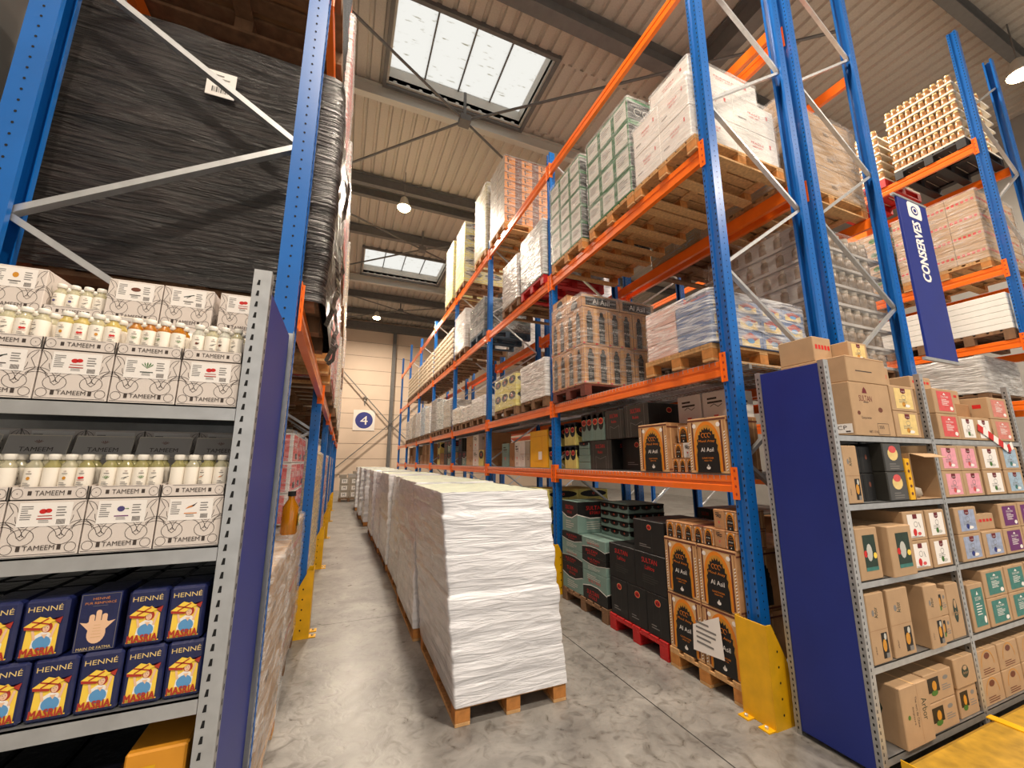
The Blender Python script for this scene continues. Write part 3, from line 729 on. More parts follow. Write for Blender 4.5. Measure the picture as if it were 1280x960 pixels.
def load(label, loc, rz, w, d, h, nx, ny, nz, base, front, side=None, wrap=film, seed=0, cat='wrapped load', name='wrapped_carton_load', pal=True, palm=None, pal_label=None, fine=True, group=None, lean=(0, 0), amp=.014, palw=None, top=True, hide=None, pald=None):
    """cartons under film on a pallet. loc is the middle of the pallet's front foot"""
    z = 0
    if pal: pallet(loc, rz, pal_label or ('pallet under the ' + label), palw or max(.8, w), pald or max(1.0, d), palm or wood_old, fine=fine, group=None)
    z = .145 if pal else .001
    t = thing(name, label, cat, (loc[0], loc[1], loc[2] + z), rz, group)
    cw, cd, chh = w / nx, d / ny, h / nz
    me = carton_mesh(cw - .004, cd - .004, chh - .003, base, front, side)
    for k in range(nz):
        for j in range(ny):
            for i in range(nx):
                if hide and hide(i, j, k): continue
                if ny > 2 and 0 < j < ny - 1 and 0 < i < nx - 1 and k < nz - 1: continue
                inst(me, 'carton', t, (-w / 2 + cw * (i + .5) + lean[0] * k / nz, cd * j + .002, chh * k + .001))
    if wrap is not None:
        sh = shell(w + .03, d + .03, h + .012, wrap, seed, amp, lean, top=top)
        o = sh.build('stretch_wrap', t, (0, -.015, 0))
    return t
RR = -PI / 2; RL = PI / 2
# ------------------------------------------------------------------ row of white wrapped pallets down the aisle
row = [(2.80, .777, 1.285, 'white wrapped load with creased film, first of the row, facing the open floor', (-.12, .02)),
       (4.16, .735, 1.29, 'white wrapped load standing second in the aisle row', (-.03, 0)), (5.44, .755, 1.28, 'white wrapped load standing third in the aisle row', (.03, 0)),
       (6.74, .74, 1.30, 'white wrapped load standing fourth in the aisle row', (-.02, 0)), (8.04, .72, 1.28, 'white wrapped load standing fifth in the aisle row', (.02, 0)),
       (9.36, .70, 1.30, 'white wrapped load standing sixth in the aisle row', (-.03, 0)), (11.5, .64, 1.30, 'white wrapped load after the gap, seventh in the aisle row', (0, 0)),
       (12.95, .58, 1.32, 'white wrapped load standing eighth in the aisle row', (0, 0)), (15.2, .55, 1.30, 'white wrapped load at the far end of the aisle row', (0, 0))]
leafy = mat('leafy_green_print', (.84, .88, .80), .3, var=.14, scale=16, bump=.3, bscale=20)
for i, (y, x, h, lab, lean) in enumerate(row):
    pallet((x + .4, y, 0), 0, 'pallet of the ' + lab if i else 'pallet under the creased white load that is first of the aisle row', .8, 1.2, wood if i < 3 else wood_old, wood_blk, fine=i < 5)
    t = thing('wrapped_load', lab, 'wrapped load', (x + .4, y, .146), 0, 'white wrapped loads in the aisle')
    n = 22 if i < 2 else 14
    sh = shell(.818, 1.224, h, whitefilm, 3 + i, .014 if i == 0 else .018, lean, n, .014, layers=10, top=False, bulge=.0, nz=80 if i == 0 else 40, lo=-.036)
    # the skirt hangs a little over the pallet edge
    sh.build('white_film', t, (0, -.012, 0))
    b = MB(); nx, ny = 10, 16; vs = []
    for a in range(nx + 1):
        for c in range(ny + 1):
            vs.append((-.398 + .796 * a / nx + lean[0], .003 + 1.20 * c / ny + lean[1], h - .004 + .012 * noise.noise(Vector((a * .6, c * .6, i * 4.0)))))
    b.geo(vs, [(a * (ny + 1) + c, (a + 1) * (ny + 1) + c, (a + 1) * (ny + 1) + c + 1, a * (ny + 1) + c + 1) for a in range(nx) for c in range(ny)], leafy, True)
    b.build('top_sheet', t)

# stack of grey boxes on a pallet by the end wall
pallet((.40, 18.8, 0), 0, 'pallet under the grey printed boxes at the far end of the aisle', .8, 1.1, wood_old, fine=False)
gb = MB(); gb.box(-.19, 0, 0, .19, .5, .27, mush, .006); f = Fr(gb, (-.19, 0, 0), (1, 0, 0), (0, 0, 1), .002); f.rect(.08, .05, .3, .22, paper, 1); f.text('M', .19, .135, .1, blackpr, 2); gme2 = gb.mesh('grey_box')
for k in range(3):
    for i in range(2): tag(inst(gme2, 'grey_box', None, (.2 + .4 * i, 18.85, .146 + .275 * k)), f'grey box with a dark letter, {("bottom", "middle", "upper")[k]} layer, {("wall-pallet left", "aisle-row")[i]} side, by the end wall', 'box', 'grey boxes by the end wall')
for k, (x, w, h) in enumerate(((.12, .3, .14), (.5, .34, .16), (.62, .22, .12))):
    z = .146 + .825 + (.162 if k == 2 else 0)
    b = MB(); b.box(-w / 2, 0, 0, w / 2, .4, h, (mush, tray_grey, mush)[k], .006); b.rr = 0
    tag(b.build('flat_carton', None, (x, 18.9, z)), ('small grey carton lying on top of the grey boxes by the end wall', 'pale flat carton lying on top of the grey boxes by the end wall', 'topmost small carton on the stack by the end wall')[k], 'carton')

# ------------------------------------------------------------------ aisle rack, first bay, floor
def boxes(items, rz=RR, group=None, cat='carton', name='printed_carton'):
    """items: x, y centre, z, w, d, h, base, front, side, label"""
    for (x, y, z, w, d, h, base, fr, sd, lab) in items:
        tag(inst(carton_mesh(w, d, h, base, fr, sd), name, None, (x, y, z), rz), lab, cat, group)
XF = 2.63
pallet((XF, 2.565, 0), RR, 'wooden pallet under the brown gateway print cartons beside the yellow guard', .69, 1.2, wood, wood_blk)
it = []
for k in range(2):
    for i in range(2):
        for j in range(2):
            y = 2.375 + .355 * i
            lab = f'large brown carton with black gateway print, {("lower", "upper")[k]} layer, {("next to the yellow guard", "next to the black cartons")[i]}' if j == 0 else f'brown carton in the back row, {("lower", "upper")[k]} layer, {("behind the guard side", "behind the black cartons side")[i]}'
            it.append((XF + .01 + .5 * j, y, .146 + .432 * k, .345, .48, .43, tan, art_display, art_side, lab))
boxes(it, group='brown gateway cartons on the floor pallet')
it = []
for i in range(7): it.append((XF + .02, 2.235 + .099 * i, .146 + .866, .094, .3, .13, brown if i in (3,) else tan, art_display if i != 1 else art_white2, art_side, f'small gateway print packet, {ORD[i]} from the yellow guard in the lower row'))
for i in range(2): it.append((XF + .03, 2.235 + .099 * i, .146 + .998, .094, .3, .14, tan, art_display if i == 0 else art_white2, art_side, ('small brown packet in the topmost row nearest the blue upright', 'small pale packet in the topmost row')[i]))
boxes(it, group='small packets on the brown cartons', cat='packet', name='tea_packet')
tag(inst(carton_mesh(.34, .3, .12, mush, art_none), 'flat_carton', None, (XF + .36, 2.6, .146 + .866), RR), 'grey flat carton lying behind the small gateway print packets', 'carton')
b = MB(); b.prism([(-.14, -.16), (.14, -.13), (.12, .15), (-.13, .02)], -.016, -.013, paper, 'y'); f = Fr(b, (0, -.016, 0), (1, 0, 0), (0, 0, 1), .001)
textlines(f, -.1, .10, .06, 5, .035, grey, 1)
sheet_on = [o for o in C.objects if o.get('label') == 'large brown carton with black gateway print, lower layer, next to the yellow guard'][0]
b.build('paper_sheet', sheet_on, (-.13, 0, .23))['label'] = 'white printed sheet'

pallet((XF, 3.335, 0), RR, 'red painted pallet under the black cartons', .8, 1.2, redpal, redpal, name='red_pallet')
it = []
for i in range(3): it.append((XF + .015, 3.32 + .268 * (i - 1), .146, .262, .6, .345, black, lambda f, w, h: art_black(f, w, h, False), art_black, f'black carton with red oval, bottom layer on red pallet, {ORD[i]} from the brown cartons'))
for i in range(2): it.append((XF + .015, 3.32 + .405 * (i - .5), .146 + .347, .40, .6, .325, black, art_black, None, f'black carton with red lettering, middle layer on the red pallet, {("beside the brown cartons", "beside the grey green cartons")[i]}'))
it.append((XF + .02, 3.12, .146 + .674, .40, .6, .285, black, lambda f, w, h: art_black(f, w, h, False), art_black, 'black carton alone in the top layer on the red pallet'))
boxes(it, group='black cartons on the red pallet')
it = []
pallet((XF, 4.24, 0), RR, 'wooden pallet under the grey green cartons', .92, 1.2, wood_old, wood_old)
for k, hh in enumerate((.30, .16, .19)):
    for i in range(2):
        z = .146 + (0, .302, .464)[k]
        it.append((XF + .01, 4.24 + .46 * (i - .5), z, .455, .6, hh, sea, (art_sea if (k + i) % 2 == 0 else art_seab), None, f'grey green carton, {("bottom", "second", "third")[k]} layer on its pallet, {("near the black cartons", "near the far upright")[i]}'))
it.append((XF + .01, 4.5, .146 + .656, .36, .5, .36, sea, art_seab, None, 'tall grey green carton with black top, at the top of its stack'))
for k in range(4): it.append((XF + .3, 4.0, .146 + .656 + .092 * k, .52, .5, .09, sea, art_emblem, art_emblem, f'shallow grey green carton with dark emblems, {ORD[k]} from the bottom of its small stack'))
boxes(it, group='grey green cartons on the floor pallet')
# second bay, floor: only a sliver shows
load('yellow and black emblem carton stack behind the far blue upright', (XF + .05, 5.55, 0), RR, .8, 1.0, 1.1, 3, 2, 6, lemon, art_lemon, wrap=None, seed=5, fine=False, cat='carton stack', name='carton_stack')
for j in range(2): load(('low dark carton stack at the back, behind the black cartons', 'low brown carton stack at the back, behind the gateway cartons')[j], (4.06, (3.5, 2.68)[j], 0), RR, .75, 1.0, .95, 3, 2, 3, (char, kraft_dk)[j], (art_char, art_kraftplain)[j], wrap=None, fine=False, cat='carton stack', name='carton_stack')

# ------------------------------------------------------------------ first beam level
Z1 = LV[0] + .01
it = [(2.66, 2.378, Z1, .37, .34, .435, tan, art_display, art_side, 'tall gateway print display box beside the blue upright on the first beam level'),
      (2.66, 2.99, Z1, .375, .34, .435, tan, art_display, art_side, 'tall gateway print display box beside the black cartons on the first beam level')]
for i in range(3): it.append((2.70, 2.604 + .079 * i, Z1, .075, .2, .12, tan, art_display, art_side, f'small gateway print packet between the two display boxes, {ORD[i]} in the bottom row'))
for i in range(2): it.append((2.705, 2.625 + .1 * i, Z1 + .122, .095, .2, .125, tan if i else whitecard, art_display if i else art_white2, art_side, ('small pale packet between the display boxes, second row', 'small brown packet between the display boxes, second row')[i]))
it.append((2.72, 2.67, Z1 + .249, .13, .2, .15, tan, art_display, art_side, 'small brown packet on top of the packets between the display boxes'))
boxes(it, group='gateway print packs on the first beam level')
boxes([(3.05, 2.60 + .30 * i, Z1 + .36 * k, .28 - .1 * (i == 3), .3, .352, whitecard, art_white2, None, f'white carton with red mark behind the display boxes, {("lower", "upper")[k]} row, {ORD[i]} from upright') for k in range(2) for i in range(2)], group='white cartons behind the display boxes')
it = [(2.80, 4.03, Z1, .42, .5, .335, char, art_char, art_black, 'charcoal carton with red lettering and red oval side, lower row beside shallow cartons'),
      (2.92, 3.55, Z1, .46, .45, .335, black, lambda f, w, h: art_black(f, w, h, False), None, 'black carton with red oval, lower row behind the far display box'),
      (2.80, 3.745, Z1 + .34, .34, .5, .32, char, art_char, None, 'charcoal carton in the upper row, second from the far upright'),
      (2.80, 3.375, Z1 + .34, .375, .5, .34, char, art_char, lambda f, w, h: art_black(f, w, h, False), 'charcoal carton in the upper row above the far display box')]
boxes(it, group='dark cartons on the first beam level')
it = [(2.80, 4.378, Z1 + .084 * k, .23 if k > 1 else .26, .4, .082, sea, art_emblem if k == 3 else art_none, None, f'shallow grey green carton, {ORD[k]} from the bottom, short stack, first beam level') for k in range(4)]
it += [(2.80, 4.055 + .245 * i, Z1 + .34, .24, .4, .33, sea, art_emblem, None, ('grey green carton with round black emblem, above the charcoal carton', 'grey green carton with round black emblem, above the shallow cartons')[i]) for i in range(2)]
it += [(2.78, 4.68 + .46 * i, Z1 + .30 * k, .29, .4, .295, lemon, art_emblem, None, f'yellow carton with round black emblem, {("lower", "upper")[k]} row, {("before", "behind")[i]} the far blue upright') for k in range(2) for i in range(2)]
boxes(it, group='emblem cartons on the first beam level')
# second bay of the first level
b = MB(); b.box(-.3, 0, 0, .3, .5, .56, sunny, .006); b.box(-.3, -.004, .47, .3, 0, .475, ochre); b.box(-.13, -.003, .10, .05, 0, .2, sunny); f = Fr(b, (-.3, 0, 0), (1, 0, 0), (0, 0, 1), .004); f.rect(.3, .12, .42, .24, paper); f.rect(.42, .02, .43, .46, ochre)
tag(b.build('yellow_carton', None, (2.78, 5.62, Z1), RR), 'large bright yellow carton standing on the first beam level', 'carton')
it = []
for i, (y, w, h, m, fr, lab) in enumerate(((6.08, .17, .42, mush, art_kraftplain, 'slim greyish carton standing beside the large yellow carton'), (6.28, .17, .43, whitecard, art_kraftplain, 'slim pale carton leaning row, second from the large yellow carton'), (6.5, .2, .42, whitecard, art_white2, 'slim pale carton, third from the large yellow carton'), (6.74, .2, .42, kraft_dk, art_kraftplain, 'slim brown carton, fourth from the large yellow carton'), (7.05, .33, .42, sea, art_white2, 'pale green carton standing next to the third blue upright'))):
    it.append((2.80, y, Z1, w, .4, h, m, fr, None, lab))
boxes(it)
boxes([(3.4, 5.7 + .5 * i, Z1 + .325 * k, .48, .42, .32, char, art_char, None, f'charcoal carton at the back behind the yellow carton, {("lower", "upper")[k]} row, {ORD[i]} of its row') for k in range(2) for i in range(3)], group='charcoal cartons at the back of the second bay')
far = []
fc = [(kraft_dk, art_kraftplain, 'brown'), (char, art_char, 'charcoal'), (sea, art_seab, 'grey green'), (kraft, art_kraftplain, 'kraft'), (whitecard, art_white2, 'white'), (lemon, art_lemon, 'yellow')]
for bay in range(2, 6):
    y = Y1 + BAY * bay + .12; i = 0
    while y < Y1 + BAY * (bay + 1) - .45:
        w = random.choice((.34, .42, .5)); m, fr, cn = fc[(i * 5 + bay * 3) % 6] if bay < 4 else fc[(i + bay) % 2 * 3]
        for k in range(2 if (i + bay) % 3 else 1):
            h = .34
            far.append((2.80, y + w / 2, Z1 + .345 * k, w - .01, .45, h, m, fr, None, f'{cn} carton, first beam level, {ORD[bay]} bay from open floor, {ORD[i]} along, {("lower", "upper")[k]} row'))
        y += w + .03; i += 1
boxes(far, group='cartons far along the first beam level')

# ------------------------------------------------------------------ second beam level
Z2 = LV[1] + .012
# pink and blue packs under film
pallet((XF, 2.605, Z2), RR, 'pale pallet under the film wrapped blue and pink packs', .76, 1.2, wood, wood_blk)
t = thing('wrapped_pack_load', 'film wrapped load of blue packs and pink packs behind the front blue upright', 'wrapped load', (XF, 2.58, Z2 + .145), RR)
bluep = mat('blue_pack_card', (.38, .48, .66), .45, var=.1); pinkp = mat('pink_pack_card', (.86, .70, .66), .5, var=.1)
for k in range(3):
    for j in range(4):
        inst(carton_mesh(.365, .28, .145 if k < 2 else .1, bluep, art_none, art_packs), 'blue_pack', t, (.188, .01 + .29 * j, .15 * k))
    for j in range(3): inst(carton_mesh(.365, .38, .145, pinkp, art_none), 'pink_pack', t, (-.188, .01 + .39 * j, .15 * k))
sh = shell(.78, 1.2, .455, film, 21, .012, (0, 0), r=.05); sh.build('stretch_wrap', t, (0, -.012, 0))
b = MB(); b.lathe([(.10, 0), (.06, .03), (.03, .06), (.045, .09), (.012, .11)], film_white, 10); b.build('film_knot', t, (.05, .4, .455))
# tall load of brown pillar print cartons
t = load('tall stack of brown cartons with dark bottle shaped arches under torn film', (XF, 4.45, Z2), RR, .80, 1.15, .98, 2, 3, 2, tan, art_pillar, art_pillar, wrap=None, palm=brnpal, pal_label='red brown pallet under the brown cartons with dark arches', palw=.80, cat='carton stack', name='carton_stack')
for i in range(2):
    for j in range(2): inst(carton_mesh(.39, .56, .17, tan, art_side, lambda f, w, h: (f.rect(w * .08, h * .15, w * .92, h * .85, blackpr, 1), f.rect(0, .01, w, h * .1, tan_lt, 1), f.text('Al Asil', w * .5, h * .5, h * .4, paper, 2))), 'flat_carton', t, (-.2 + .4 * i, .01 + .57 * j, .985))
inst(carton_mesh(.4, .5, .13, tan, art_side), 'flat_carton', t, (-.19, .02, 1.157))
sh = shell(.82, 1.18, 1.165, film_thin, 31, .012, top=False); sh.build('stretch_wrap', t, (0, -.015, 0))
load('white cartons wrapped tightly in film just past the second blue upright', (XF, 5.50, Z2), RR, .86, 1.1, .56, 2, 2, 3, whitecard, art_white2, wrap=film_white, seed=41, palm=wood_old)
load('yellow cartons with round black emblems wrapped in film', (XF, 6.66, Z2), RR, 1.02, 1.1, .56, 3, 2, 2, lemon, art_lemon, wrap=film_thin, seed=42)
farl = [(8.24, .86, .42, whitecard, art_white, 'low pale'), (9.14, .84, .34, whitecard, art_white2, 'low white'), (10.02, .74, .4, bale, art_none, 'low cream'), (11.05, .81, .75, mush, art_none, 'grey'), (11.94, .81, .85, sea, art_none, 'grey green'), (12.82, .81, 1.0, blackfilm, art_none, 'black'), (13.85, .81, .9, whitecard, art_none, 'white'), (14.74, .81, 1.0, sky, art_none, 'pale blue'), (15.62, .81, .9, whitecard, art_white, 'tall white'), (16.65, .81, .95, mush, art_none, 'tall grey'), (17.54, .81, .9, bale, art_none, 'tall cream'), (18.42, .81, .8, whitecard, art_white2, 'squat white')]
for i, (y, w, h, m, fr, cn) in enumerate(farl):
    load(f'{cn} wrapped load on second beam level, {ORD[i]} past the third upright', (XF, y, Z2), RR, w, 1.0, h, 2, 1, 3, m, fr, wrap=film if i % 2 else film_white, seed=50 + i, fine=False, palw=w)

# ------------------------------------------------------------------ third beam level
Z3 = LV[2] + .002
t = load('red printed white cartons under film on the third beam level', (XF, 2.585, Z3), RR, .74, 1.15, .66, 2, 2, 2, whitecard, art_white, wrap=film_thin, seed=61, palm=wood, fine=True)
inst(carton_mesh(.5, .9, .22, whitecard, art_white), 'carton', t, (.11, .05, .664))
sh = shell(.53, .93, .235, film_thin, 62, .01); sh.build('stretch_wrap', t, (.11, .035, .66))
load('tall green cartons with pale panels, near one of the green pair', (XF, 3.42, Z3), RR, .82, 1.1, 1.18, 3, 2, 4, grn_card, art_green, art_greenside, wrap=film_thin, seed=63, palm=wood)
load('tall green cartons with pale panels, far one of the green pair', (XF, 4.40, Z3), RR, .82, 1.1, 1.22, 3, 2, 5, grn_card, art_green, art_greenside, wrap=film_thin, seed=64, palm=wood)
load('grey wrapped load with green side on a red pallet', (XF, 5.50, Z3), RR, .84, 1.1, .92, 3, 2, 4, sea, art_white, art_seab, wrap=film_white, seed=65, palm=redpal, name='wrapped_carton_load')
load('lower grey wrapped load beside the load on the red pallet', (XF, 6.4, Z3), RR, .72, 1.1, .82, 2, 2, 4, mush, art_none, art_greenside, wrap=film_white, seed=66, palm=wood_old)
load('dark green banded cartons on a blue grey pallet', (XF, 8.4, Z3), RR, 1.05, 1.1, .74, 4, 2, 3, dkgreen, art_greenside, art_greenside, wrap=film_thin, seed=67, palm=mat('blue_grey_pallet', (.22, .30, .38), .6), fine=False)
load('white film wrapped load beside the dark green banded cartons', (XF, 9.85, Z3), RR, 1.0, 1.1, 1.0, 2, 1, 3, whitecard, art_none, wrap=film_white, seed=68, fine=False)
for i in range(9):
    load(f'cream sacks under film, third beam level, {ORD[i]} stack past the white load', (XF, Y1 + BAY * (3 + i // 3) + .52 + .88 * (i % 3), Z3), RR, .80, 1.0, .92, 3, 1, 6, bale, art_none, wrap=None, seed=70 + i, fine=False)

# ------------------------------------------------------------------ fourth beam level
Z4 = LV[3] + .002
load('orange and brown striped cartons on the top beam level', (XF, 7.13, Z4), RR, .84, 1.15, 1.5, 2, 3, 8, mush, art_none, art_f, wrap=film_thin, seed=81, palm=wood)
load('tall film wrapped yellow load beside the orange striped cartons', (XF, 8.25, Z4), RR, .84, 1.1, 1.65, 2, 2, 4, lemon, art_none, art_lemon, wrap=film_white, seed=82, palm=wood, lean=(0, 0))
load('yellow emblem cartons on the top beam level, second from last', (XF, 10.03, Z4), RR, .84, 1.1, 1.72, 2, 2, 5, lemon, art_none, art_lemon, wrap=film, seed=83)
load('yellow emblem cartons on the top beam level, last of the loads', (XF, 11.25, Z4), RR, .84, 1.1, 1.8, 2, 1, 5, lemon, art_none, art_lemon, wrap=film, seed=84, fine=False)
# ------------------------------------------------------------------ back-to-back rack, seen through the first frame
XB = BX + .03
load('brown cartons under film high on the rack behind the blue uprights', (XB, 2.72, 4.302), RL, .95, 1.3, .98, 2, 3, 3, kraft, art_kraftplain, wrap=film_thin, seed=101, palm=wood)
load('brown carton stack high on the rack behind, second from its end frame', (XB, 3.9, 4.302), RL, .9, 1.2, .9, 2, 3, 3, kraft_dk, art_kraftplain, wrap=film_thin, seed=102, fine=False)
def jar_load(label, loc, rz, w, d, layers, nf, nside, th, jm, lidm, tm, near, wrap=None, wseed=0, palm=None, pl=None, back=0, jr_=None):
    """trays of jars: near says which side (local x sign) also shows its jars"""
    pallet(loc, rz, pl, w, d, palm or wood_old, fine=False, name='pallet')
    t = thing('jar_tray_stack', label, 'jar trays', (loc[0], loc[1], loc[2] + .145), rz)
    b = MB(); b.box(-w / 2, 0, 0, w / 2, d, .032, tm, .003); b.box(-w / 2 + .09, .09, .032, w / 2 - .09, d - .02, th - .002, tm); tr = b.mesh('tray')
    r = jr_ or min(w / max(nf, 1), .1) * .46; b = MB(); jh = th - .018
    b.lathe([(r * .85, 0), (r, .012), (r, jh * .68), (r * .8, jh * .78)], jm, 12); b.lathe([(r * .82, jh * .78), (r * .85, jh * .8), (r * .85, jh - .003)], lidm, 12); jr = b.mesh('jar')
    for k in range(layers):
        o = inst(tr, 'tray', t, (0, 0, th * k))
        for i in range(nf): inst(jr, 'jar', o, (-w / 2 + w * (i + .5) / nf, r + .002, .0165))
        for j in range(back): inst(jr, 'jar', o, (-w / 2 + w * (j + .5) / back, d - r - .002, .0165))
        for j in range(1, nside): inst(jr, 'jar', o, (near * (w / 2 - r - .002), r + .004 + (d - .1) * j / nside, .0165))
    if wrap: shell(w + .03, d + .03, layers * th + .012, wrap, wseed, .012).build('stretch_wrap', t, (0, -.015, 0))
    return t
jar_load('tall stack of dull jar trays under film, seen through the blue end frame', (XB, 2.80, 2.412), RL, 1.15, 1.30, 7, 0, 8, .20, jar_grey, mush, tray_grey, -1, film_clear, 103, None, 'pallet under the dull jar trays behind the end frame', 7, .062)
jar_load('stack of dull jar trays on the rack behind, above the blue and pink packs', (4.10, 4.02, 2.412), RR, 1.1, 1.0, 6, 9, 2, .17, jar_grey, mush, tray_grey, 1, None, 0, None, 'pallet under the dull jar trays behind the packs')
load('dark wrapped load with a pink sticker on the rack behind', (4.10, 5.62, 2.412), RR, 1.1, 1.0, 1.0, 2, 1, 3, whitecard, art_pinkcart, wrap=film_white, seed=104, fine=False)
load('pale wrapped load with lavender print on the rack behind the second bay', (4.10, 7.0, 4.302), RR, 1.1, 1.0, 1.1, 2, 1, 3, steel_bl, art_white, wrap=film_white, seed=105, fine=False)
load('pale wrapped load on the rack behind the third bay', (4.10, 9.6, 4.302), RR, 1.1, 1.0, 1.1, 2, 1, 3, whitecard, art_white, wrap=film_white, seed=106, fine=False)
load('pale blue wrapped load low on the rack behind the second bay', (4.10, 8.5, 2.412), RR, 1.1, 1.0, 1.2, 2, 1, 3, steel_bl, art_white, wrap=film_white, seed=107, fine=False)

# ------------------------------------------------------------------ rack across the next aisle
X3 = 8.0
jar_load('cream jar trays stacked seven high on the top level across the next aisle', (X3, 2.56, 6.122), RR, .82, 1.2, 7, 10, 4, .158, jar_food, jar_lid, tray_card, 1, None, 0, blkpal, 'black pallet under the tall cream jar trays')
jar_load('cream jar trays on a red pallet across the next aisle', (X3, 3.55, 6.122), RR, .9, 1.1, 6, 8, 3, .158, jar_food, jar_lid, tray_card, 1, None, 0, redpal, 'red pallet under the second stack of cream jar trays')
load('plain kraft cartons with red tape under shiny film across the next aisle', (X3, 2.66, 4.252), RR, .95, 1.2, 1.05, 3, 2, 4, kraft, art_redtape, wrap=film_thin, seed=111, palm=wood)
load('kraft cartons with small green print behind the navy hanging sign', (X3, 3.75, 4.252), RR, 1.0, 1.2, 1.0, 3, 2, 4, kraft, lambda f, w, h: (f.ell(w * .5, h * .55, w * .14, h * .18, green, 1, 10), f.rect(w * .3, h * .2, w * .7, h * .26, ink, 1)), wrap=film_thin, seed=112, palm=wood)
load('kraft cartons deep along the rack across the next aisle', (X3, 5.5, 4.252), RR, 1.0, 1.1, 1.0, 2, 1, 3, kraft, art_redtape, wrap=film_thin, seed=115, fine=False)
whs = mat('white_plastic_film_bundle', (.93, .93, .91), .4, var=.04)
for i in range(3): load(f'flat white film bundles on the low level across the aisle, {ORD[i]} pile', (X3, 2.56 + .88 * i, 3.222), RR, .86, 1.1, .5, 1, 1, 6, whs, art_none, wrap=None, seed=113, fine=False, cat='bundles', name='bundle_stack')
load('grey film wrapped boxes at eye height across the next aisle', (X3 - .02, 2.96, 2.412), RR, .96, 1.1, .50, 2, 2, 2, mush, art_none, wrap=film_white, seed=114, fine=False)
load('grey film wrapped boxes further along across the next aisle', (X3, 4.2, 2.412), RR, .96, 1.1, .5, 2, 2, 2, mush, art_none, wrap=film_white, seed=116, fine=False)

# ------------------------------------------------------------------ rack on the black wrapped side
def lload(*a, **k): return load(*a, **k)
pallet((XL + .05, 2.68, 2.412), RL, 'pallet under the black wrapped load', 1.0, 1.15, wood_old, fine=False)
t = thing('black_wrapped_load', 'tall load wrapped in black film with a white label, behind the galvanised brace', 'wrapped load', (XL + .07, 2.68, 2.557), RL)
sh = shell(1.06, 1.22, 1.22, blackfilm, 201, .02, r=.05, n=20, layers=0, bulge=.02, lo=-.13); sh.build('black_film', t, (0, -.03, 0))
for i, (y, z0, L, sw) in enumerate(((.10, 1.2, .5, .07), (-.12, .95, .42, .05), (.25, .62, .35, .06), (-.25, .3, .45, .05), (.06, .12, .4, .06), (.36, .02, .26, .07))):
    b = MB()
    q = [(y + sw * math.sin(j * 1.7 + i), -.02 - .045 * math.sin(PI * j / 6) - .01 * (j % 2), z0 - L * j / 6) for j in range(7)]
    for (a, c) in zip(q, q[1:]):
        b.face([(a[0] - sw / 2, a[1], a[2]), (a[0] + sw / 2, a[1] - .015, a[2]), (c[0] + sw / 2, c[1] - .015, c[2]), (c[0] - sw / 2, c[1], c[2])], blackfilm, True)
        b.face([(a[0] - sw / 2, a[1] + .003, a[2]), (c[0] - sw / 2, c[1] + .003, c[2]), (c[0] + sw / 2, c[1] - .012, c[2]), (a[0] + sw / 2, a[1] - .012, a[2])], blackfilm, True)
    b.build('loose_film_tail', t)
b = MB(); b.box(-.572, .46, .85, -.568, .58, .99, paper); f = Fr(b, (-.572, .58, .85), (0, -1, 0), (0, 0, 1), .001); textlines(f, .02, .10, .12, 3, .018, grey, 1)
for i in range(12): f.rect(.025 + i * .006, .02, .025 + i * .006 + .002 + .002 * (i % 3 == 0), .05, blackpr, 1)
b.build('shipping_label', t)
# brown pallet and cartons above it
pallet((XL + .04, 2.62, 4.302), RL, 'dark wooden pallet high above the black wrapped load', .98, 1.15, wood_old)
load('dark carton stack above the black wrapped load', (XL + .02, 2.62, 4.447), RL, .95, 1.1, 1.1, 2, 2, 3, kraft_dk, art_kraftplain, wrap=blackfilm, seed=203, pal=False, fine=False)
load('red printed cartons under shiny film beside the black wrapped load', (XL + .07, 3.95, 2.412), RL, 1.1, 1.1, 1.5, 3, 2, 5, whitecard, art_pinkcart, wrap=film_thin, seed=204, palm=wood)
load('red printed cartons high above, beside the dark carton stack', (XL + .05, 3.95, 4.302), RL, 1.1, 1.1, 1.3, 3, 1, 5, whitecard, art_pinkcart, wrap=film, seed=206, fine=False)
for i in range(5):
    for lv, z in enumerate((2.412, 4.302)):
        load(f'wrapped load on black load rack, {("lower", "upper")[lv]} level, {ORD[i + 1]} bay from open floor', (XL + .06 + .02 * (i % 2), YL + BL * (i + 1) + 1.36, z), RL, 2.3, 1.0, 1.2 + .08 * (i % 3), 5, 1, 4, (whitecard, bale, mush, kraft, whitecard)[i], (art_pinkcart, art_none, art_white, art_redtape, art_white)[i], wrap=film, seed=210 + 2 * i + lv, fine=False, palw=2.3)
# floor of its first bays
load('kraft cartons draped in loose clear film behind the navy end panel', (XL - .03, 2.72, 0), RL, 1.0, 1.1, .98, 2, 2, 3, kraft, art_kraftplain, wrap=film, seed=220, palm=wood, amp=.022)
load('kraft cartons under film on the floor by the second blue upright', (XL - .06, 3.98, 0), RL, 1.15, .9, 1.0, 3, 1, 3, kraft, art_redtape, wrap=film, seed=222, fine=False)
load('red and white printed cartons piled on the kraft cartons by the second upright', (XL - .10, 3.98, 1.19), RL, 1.1, .85, .66, 3, 1, 3, whitecard, art_pinkcart, wrap=film_thin, seed=221, pal=False)
for i in range(4): load(f'film wrapped floor load behind the {ORD[i]} and {ORD[i + 1]} yellow guards', (XL - .04, YL + BL * (i + 1) + 1.36, 0), RL, 2.2, .95, 1.6, 5, 1, 4, (straw, whitecard, kraft, mush)[i], (art_none, art_pinkcart, art_redtape, art_none)[i], wrap=film, seed=230 + i, fine=False, palw=2.2)
b = MB(); b.lathe([(.045, 0), (.05, .01), (.05, .17), (.02, .22), (.02, .24)], LIQ['amber'], 14); b.lathe([(.024, .24), (.024, .27)], hole, 12)
